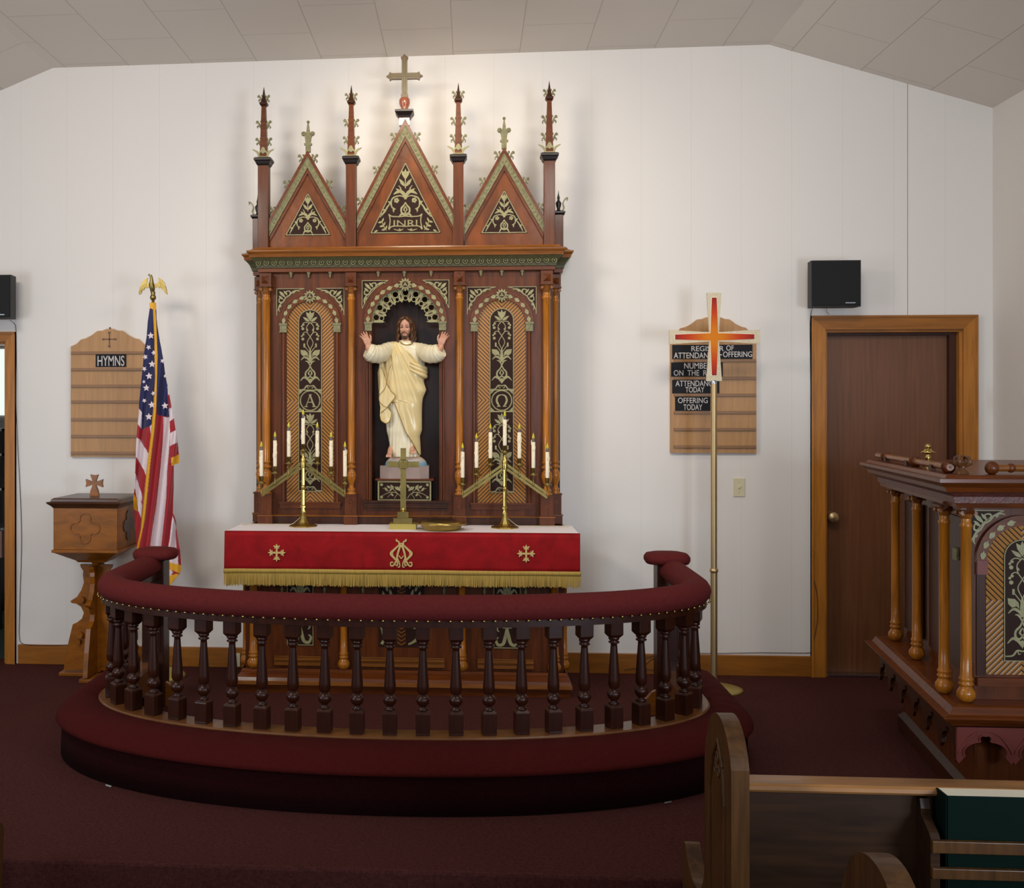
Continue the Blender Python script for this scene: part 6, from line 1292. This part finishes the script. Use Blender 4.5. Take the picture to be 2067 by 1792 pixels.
# ------------------------------------------------------------------ pulpit at the right
PY = -2.30; XPN = WX(2073, PY); qq = 1.46/sca(PY, XPN)
FLc, BLc, XRt = WX(1950, PY), WX(1806, -1.12), XR-.24
pul = thing('pulpit', 'carved mahogany pulpit with golden columns and inlaid arched panels by the right wall', 'pulpit', ((FLc+XRt)/2, -1.7, 0))
def offs(d, P=None):
    P = P or [(FLc, PY), (XRt, PY), (XRt, -1.08), (BLc+.006, -1.08)]; n = len(P); out = []
    for i in range(n):
        a, b, c = Vector(P[i-1]), Vector(P[i]), Vector(P[(i+1) % n]); e0, e1 = (b-a).normalized(), (c-b).normalized()
        n0, n1 = Vector((e0.y, -e0.x)), Vector((e1.y, -e1.x)); k = (n0+n1); k = k/(1+n0.dot(n1)); out.append(b+k*d)
    return out
def pmould(mb, lev, mi=0):
    for (z0, d0), (z1, d1) in zip(lev, lev[1:]): mb.loft([[(p.x, p.y, z0) for p in offs(d0)], [(p.x, p.y, z1) for p in offs(d1)]], mi, smooth=False, caps=False)
    for (z, d), fl in ((lev[0], 1), (lev[-1], 0)): v = [(p.x, p.y, z) for p in offs(d)]; mb.add(v, [[3, 2, 1, 0] if fl else [0, 1, 2, 3]], mi)
_sv = (AX, AZ, A2, px, FY)
AX = lambda u: XPN+u*qq
AZ = lambda v: CAMZ+(HY-(1091+(v-623)*1.46))*qq/1.46
A2 = lambda u, v: (AX(u), AZ(v)); px = qq; FY = PY+.045
zb_, zt_ = AZ(847), AZ(577)
m = MB(); pmould(m, [(.10, -.045), (zb_-.001, -.045)]); pmould(m, [(zb_-.001, -.045), (zt_, -.045)]); m.build('case', M_mah, pul, clean=False)
m = MB(); pmould(m, [(0, -.02), (.075, -.02), (.085, -.03), (.10, -.045)]); m.build('foot_moulding', M_mahd, pul)
m = MB(); pmould(m, [(zb_-.085, .0), (zb_-.075, .075), (zb_-.062, .085), (zb_-.058, .10), (zb_-.040, .115), (zb_-.036, .115), (zb_-.030, .085), (zb_-.004, .07), (zb_, .05)]); m.build('base_moulding', M_mahh, pul, clean=True)
m = MB(); pmould(m, [(zt_, .05), (zt_+.018, .055), (zt_+.02, .06)]); m.build('cornice_fillet', M_mahh, pul, clean=True)
m = MB(); pmould(m, [(zt_+.02, .06), (zt_+.045, .062), (zt_+.062, .085), (zt_+.066, .10)])
m.build('cornice_cove', mat('dull_rose_cove', rgb(120, 66, 56), .45, noise=(40, .3, (1, 1, 1)), bump=(90, .6, .004)), pul, clean=True)
m = MB(); pmould(m, [(zt_+.066, .10), (zt_+.085, .11), (zt_+.10, .128), (zt_+.104, .135), (zt_+.118, .135), (zt_+.12, .11), (zt_+.132, .10), (zt_+.134, .06)]); m.build('cornice_top', M_mahh, pul, clean=True)
ZTOP = zt_+.134
for (px_, y_) in ((1950, PY), (1906, -2.17), (1851, -1.56), (1808, -1.14)):
    xw = WX(px_, y_); column((xw-XPN)/qq, y_, 8, pul, top=578, cap0=580, shaft0=604, shaft1=800, ped0=847, ped1=None, style='ball', cm=M_oak)
for xw in (XPN+.27, XRt-.27+.0, XRt): column((xw-XPN)/qq, PY, 8, pul, top=578, cap0=580, shaft0=604, shaft1=800, ped0=847, ped1=None, style='ball', cm=M_oak)
def pulpit_panel(cu):
    mb = MB(); poly_px(mb, arch_poly(cu, 48, 604, 812), FY-.004, FY+.01); mb.build('herringbone_panel', M_herr2, pul, origin=(AX(cu), FY, AZ(708.5)))
    mb = MB(); y = FY-.004; poly_px(mb, arch_poly(cu, 24.5, 623, 793), y-.004, y+.004, 1)
    q = [A2(*p) for p in arch_poly(cu, 24, 623.6, 792.4)]; q.append(q[0])
    for a, b in zip(q, q[1:]): mb.stroke([a, b], 1.2*px, y-.006, y-.0035, 0)
    scroll(mb, lambda u: AX(cu+u), lambda v: AZ(623+v), y-.006, y-.0035); mb.build('scroll_inlay_panel', [M_gold, M_inl], pul)
    mb = MB(); ring(mb, cu, 652, 48, 62, FY-.014, FY+.005); ring(mb, cu, 652, 59.5, 63, FY-.018, FY); mb.build('arch_moulding', M_mahh, pul)
    leaf_ring(cu, 652, 54.5, pul)
    for s in (-1, 1):
        spandrel(cu, 652, s, 73, 69, 55, 583, pul)
        mb = MB(); mb.box(AX(cu+s*55-7), AX(cu+s*55+7), FY-.02, FY, AZ(672), AZ(653)); mb.box(AX(cu+s*55-8), AX(cu+s*55+8), FY-.024, FY, AZ(655), AZ(652)); mb.build('impost_cap', M_pedge, pul)
        mb = MB(); mb.box(AX(cu+s*55-6), AX(cu+s*55+6), FY-.006, FY, AZ(814), AZ(671)); mb.build('jamb_shaft', M_mahd, pul)
    mb = MB(); mb.box(AX(cu-62), AX(cu+62), FY-.022, FY, AZ(827), AZ(816)); mb.build('panel_ledge', M_mahh, pul)
M_herr2 = M_herr
pulpit_panel(0)
pulpit_panel((XRt-.27-.0-XPN+.27*0+.0)/qq/2*1.0+ (XRt-XPN)/qq/2-0 if False else ((XPN+.27+XRt-.27)/2-XPN)/qq if (XRt-.27)-(XPN+.27) > .44 else 500) if (XRt-.27)-(XPN+.27) > .44 else None
# side panels between the side columns
sv = Vector((BLc-FLc, -1.08-PY)).normalized(); nn = Vector((-sv.y, sv.x))
def sidept(t, d): p = Vector((FLc, PY))+sv*t+nn*d; return p
for t0, t1 in ((.20, .68), (.80, 1.12)):
    mb = MB(); a, b = sidept(t0, -.043), sidept(t1, -.043); a2, b2 = sidept(t0, -.035), sidept(t1, -.035)
    mb.add([(a.x, a.y, zb_+.08), (b.x, b.y, zb_+.08), (b.x, b.y, zt_-.06), (a.x, a.y, zt_-.06), (a2.x, a2.y, zb_+.08), (b2.x, b2.y, zb_+.08), (b2.x, b2.y, zt_-.06), (a2.x, a2.y, zt_-.06)], [(0, 1, 2, 3), (7, 6, 5, 4), (4, 5, 1, 0), (3, 2, 6, 7), (0, 3, 7, 4), (1, 5, 6, 2)]); mb.build('side_panel', M_mahd, pul)
    a, b = sidept(t0+.04, -.034), sidept(t1-.04, -.030); mb = MB()
    for z0, z1 in ((zt_-.24, zt_-.19),): mb.box(a.x-.012, a.x+.012, a.y-.02, a.y+.02, z0, z1)
    mb.build('impost_cap', M_gild, pul)
# gothic tracery hanging below the base moulding
def tracery(x0, dirv, n, w, z1, parent):
    """n pointed arches of width w from the point x0 along dirv"""
    h = .135; nv = Vector((-dirv.y, dirv.x)) if abs(dirv.y) > .5 else Vector((0, -1)); 
    for k in range(n):
        mb = MB(); c = (k+.5)*w
        half = [(0, .036), (.012, .034), (.02, .045), (.017, .058), (.030, .060), (.040, .064), (.055, .072), (.068, .088), (.070, .105), (.066, .118)]
        s = w/2/.09; L = [(c-a*s, z1-b*h/.135) for a, b in half[::-1]]+[(c+a*s, z1-b*h/.135) for a, b in half[1:]]
        pol = [(c-w/2, z1)]+[(c-w/2, z1-h*.98), (c-w/2+.008, z1-h*1.05)]+L+[(c+w/2-.008, z1-h*1.05), (c+w/2, z1-h*.98), (c+w/2, z1)]
        tmp = MB(); tmp.prism(pol, -.012, .0); rim = []
        top = [(c-w/2+.004, z1-h*.75), (c-w*.42, z1-.075), (c-w*.25, z1-.030), (c, z1-.012), (c+w*.25, z1-.030), (c+w*.42, z1-.075), (c+w/2-.004, z1-h*.75)]
        tmp.stroke(top, .006, -.018, -.011, 0); low = [(L[i][0], L[i][1]+.004) for i in range(len(L))]; tmp.stroke([(a, b) for a, b in low], .005, -.018, -.011, 0, 2)
        mb.v = [(x0.x+dirv.x*p[0]+nv.x*-p[1], x0.y+dirv.y*p[0]+nv.y*-p[1], p[2]) for p in tmp.v]; mb.f = tmp.f; mb.m = tmp.m; mb.sm = tmp.sm
        mb.build('tracery_arch', M_pedge if abs(dirv.y) < .5 else M_mahd, parent)
p0 = offs(.055)
tracery(Vector((p0[0].x, p0[0].y)), Vector((1, 0)), 5, (p0[1].x-p0[0].x)/5, zb_-.083, pul)
tracery(Vector((p0[3].x, p0[3].y)), (p0[0]-p0[3]).normalized(), 6, (p0[0]-p0[3]).length/6, zb_-.083, pul)
# turned gallery rods lying on the top
def rod(a, b, balls, rings, parent, r=.014):
    mb = MB(); mb.tube([a, b], r, 14); rd = mb.build('gallery_rod', M_oakh, parent); A_, B_ = Vector(a), Vector(b)
    for t, rr in balls:
        p = A_.lerp(B_, t); mb = MB(); ax = (B_-A_).normalized(); pts = []; R = []
        for k in range(13): h = -1+2*k/12; pts.append(p+ax*h*rr); R.append(rr*math.sqrt(max(.02, 1-h*h))*(1+.06*math.cos(k*PI)))
        mb.tube(pts, R, 18); mb.build('turned_ball', M_mah, rd)
zr = ZTOP+.024; q1 = offs(.075); c1, c2, c3 = q1[0], q1[3], q1[1]
rod((c1.x+.02, c1.y+.06, zr), (c2.x, c2.y-.05, zr), ((.02, .026), (.42, .026), (.86, .024)), (), pul)
rod((c1.x+.16, c1.y+.02, zr), (c3.x-.1, c3.y+.02, zr), ((.0, .026), (.085, .018), (.55, .026), (.98, .026)), (), pul)
mb = MB(); cx_, cy_ = c1.x+.055, c1.y+.035
mb.lathe([(.026, ZTOP), (.024, ZTOP+.01), (.012, ZTOP+.02), (.014, ZTOP+.035), (.02, ZTOP+.042)], cx_, cy_, 16)
for k in range(4): a = PI/4+k*PI/2; mb.tube([(cx_+.01*math.cos(a), cy_+.01*math.sin(a), ZTOP+.03), (cx_+.03*math.cos(a), cy_+.03*math.sin(a), ZTOP+.04), (cx_+.026*math.cos(a), cy_+.026*math.sin(a), ZTOP+.062), (cx_+.012*math.cos(a), cy_+.012*math.sin(a), ZTOP+.07)], [.006, .009, .008, .005], 8)
mb.build('corner_finial', M_sill, pul)
for t in (.2, .5, .8): p = c1.lerp(c2, t); mb = MB(); mb.box(p.x-.01, p.x+.01, p.y-.012, p.y+.012, ZTOP, zr); mb.build('rod_rest', M_mahd, pul)
for t in (.3, .6, .9): mb = MB(); xx = c1.x+(c3.x-c1.x)*t; mb.box(xx-.01, xx+.01, c1.y+.01, c1.y+.03, ZTOP, zr); mb.build('rod_rest', M_mahd, pul)
bfx, bfy = WX(1873, -1.75), -1.75; q5 = 1/sca(bfy, bfx); Z5 = lambda v: W(1873, v, bfy)[1]
mb = MB(); mb.lathe([(.024, ZTOP), (.022, ZTOP+.008), (.008, Z5(932)), (5*q5, Z5(927)), (5.5*q5, Z5(922)), (3.6*q5, Z5(918)), (4*q5, Z5(915)), (13*q5, Z5(914)), (13.5*q5, Z5(912)), (9*q5, Z5(910)), (6*q5, Z5(906)), (3*q5, Z5(905))], bfx, bfy, 20); mb.ball((bfx, bfy, Z5(901)), 5.6*q5)
tag(mb.build('brass_finial', M_brass), 'small brass knobbed finial ornament standing on the pulpit top', 'ornament')
AX, AZ, A2, px, FY = _sv
# ------------------------------------------------------------------ pews
PX0, PX1 = WX(1476, -3.71), WX(1513, -3.71)
def arcpts(cx_, cy_, rx, ry, a0, a1, n): return [(cx_+rx*math.cos(a0+(a1-a0)*i/n), cy_+ry*math.sin(a0+(a1-a0)*i/n)) for i in range(n+1)]
def pew(yb, xa, xb, face, label, rack, dz=-.037):
    """yb: the camera side of the pew end; xa..xb: the pew's width; face: x-range of the aisle end"""
    t = thing('pew', label, 'pew', (xa, yb, NAVE), 'oak pews of the nave')
    top = smooth_path([(yb+.0, .660), (yb+.022, .702), (yb+.06, .740), (yb+.11, .765), (yb+.165, .770), (yb+.22, .757), (yb+.265, .728), (yb+.30, .680), (yb+.325, .62), (yb+.335, .55), (yb+.335, .40)], 4)
    low = smooth_path([(yb+.335, .26), (yb+.345, .19), (yb+.38, .135), (yb+.44, .105), (yb+.52, .105), (yb+.59, .135), (yb+.63, .172), (yb+.665, .165), (yb+.68, .13), (yb+.675, .08), (yb+.665, -.1)], 3)
    P = [(yb, NAVE)]+[(a, b+dz) for a, b in top]+low+[(yb+.665, NAVE)]
    for k, (f0, f1) in enumerate(face):
        m = MB(); m.prism(P, f0, f1, axis='x'); e = m.build('pew_end', M_pew, t)
        b = e.modifiers.new('edge', 'BEVEL'); b.width = .004; b.segments = 2; b.limit_method = 'ANGLE'
        fx_ = f0 if k == 0 else f1; s = -1 if k == 0 else 1
        m = MB(); fr_ = [(yb+.07, NAVE+.08), (yb+.07, .50), (yb+.09, .60), (yb+.15, .665), (yb+.21, .60), (yb+.25, .50), (yb+.25, NAVE+.08)]
        for a, b2 in zip(fr_, fr_[1:]):
            m.tube([(fx_+s*.0015, a[0], a[1]), (fx_+s*.0015, b2[0], b2[1])], .006, 8)
        for j in range(3): a = PI/2+j*2*PI/3; m.tube([(fx_+s*.001, yb+.16+.02*math.cos(a)+.014*math.cos(c), .585+.024*math.sin(a)+.014*math.sin(c)) for c in [2*PI*i/12 for i in range(12)]], .004, 6, closed=True)
        m.build('carved_tracery', M_pew, e)
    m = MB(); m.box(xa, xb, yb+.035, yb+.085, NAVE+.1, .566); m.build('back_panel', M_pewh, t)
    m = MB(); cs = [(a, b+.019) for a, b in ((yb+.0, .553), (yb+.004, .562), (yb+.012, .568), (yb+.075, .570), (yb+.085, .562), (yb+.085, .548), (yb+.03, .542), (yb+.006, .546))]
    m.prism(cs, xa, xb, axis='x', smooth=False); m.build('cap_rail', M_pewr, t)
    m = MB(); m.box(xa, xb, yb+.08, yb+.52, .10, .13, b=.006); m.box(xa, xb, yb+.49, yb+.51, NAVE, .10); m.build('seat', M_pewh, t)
    if rack:
        r0 = WX(1893, -3.78); w = 1.05
        for xx in (r0, r0+w):
            m = MB(); m.prism([(yb+.034, .555), (yb+.014, .555), (yb+.006, .53), (yb+.008, .515), (yb-.045, .485), (yb-.055, .475), (yb-.055, .22), (yb+.034, .18)], xx-.012, xx+.012, axis='x'); m.build('rack_bracket', M_pewh, t)
        for z0, z1 in ((.440, .472), (.372, .400), (.30, .33)):
            m = MB(); m.box(r0-.014, r0+w+.014, yb-.072, yb-.056, z0, z1, b=.002); m.build('rack_slat', M_pew, t)
        m = MB(); m.box(r0, r0+w, yb-.055, yb+.035, .215, .228); m.build('rack_floor', M_pewh, t)
    return t
YB1 = -3.71
pew(YB1, PX1, 3.05, [(PX0, PX1), (3.05, 3.10)], 'front oak pew at right with rounded end and a book rack holding a green book', True)
a_ = WX(1693, -4.445); pew(-4.78, a_+.05, 3.05, [(a_, a_+.05), (3.05, 3.10)], 'second oak pew at right, only its rounded end top showing at the bottom', False, -.010)
lx = WX(3, -3.05); pew(YB1, -3.6, lx-.05, [(-3.65, -3.6), (lx-.05, lx)], 'oak pew across the aisle at the bottom left corner', False)
r0 = WX(1893, -3.78); bx0, bx1 = WX(1916, -3.78), WX(1916, -3.78)+.27; y0, y1 = YB1-.052, YB1+.030; zt = .586; z0 = .2295
bk_ = thing('hymn_book', 'thick dark green book standing in the rack on the back of the front pew', 'book', ((bx0+bx1)/2, (y0+y1)/2, z0))
m = MB(); m.box(bx0, bx1, y0, y0+.004, z0, zt, b=.0015); m.box(bx0, bx1, y1-.004, y1, z0, zt, b=.0015); m.tube([(bx0+.002, y0+.004, z0), (bx0+.002, y0+.004, zt)][:0] or [(bx0+.003, (y0+y1)/2, z0), (bx0+.003, (y0+y1)/2, zt)], .003, 8); m.box(bx0-.001, bx0+.005, y0, y1, z0, zt, b=.001); m.build('cover', M_green, bk_)
m = MB(); m.box(bx0+.006, bx1-.004, y0+.0045, y1-.0045, z0+.004, zt-.0005); m.build('page_block', M_page, bk_)
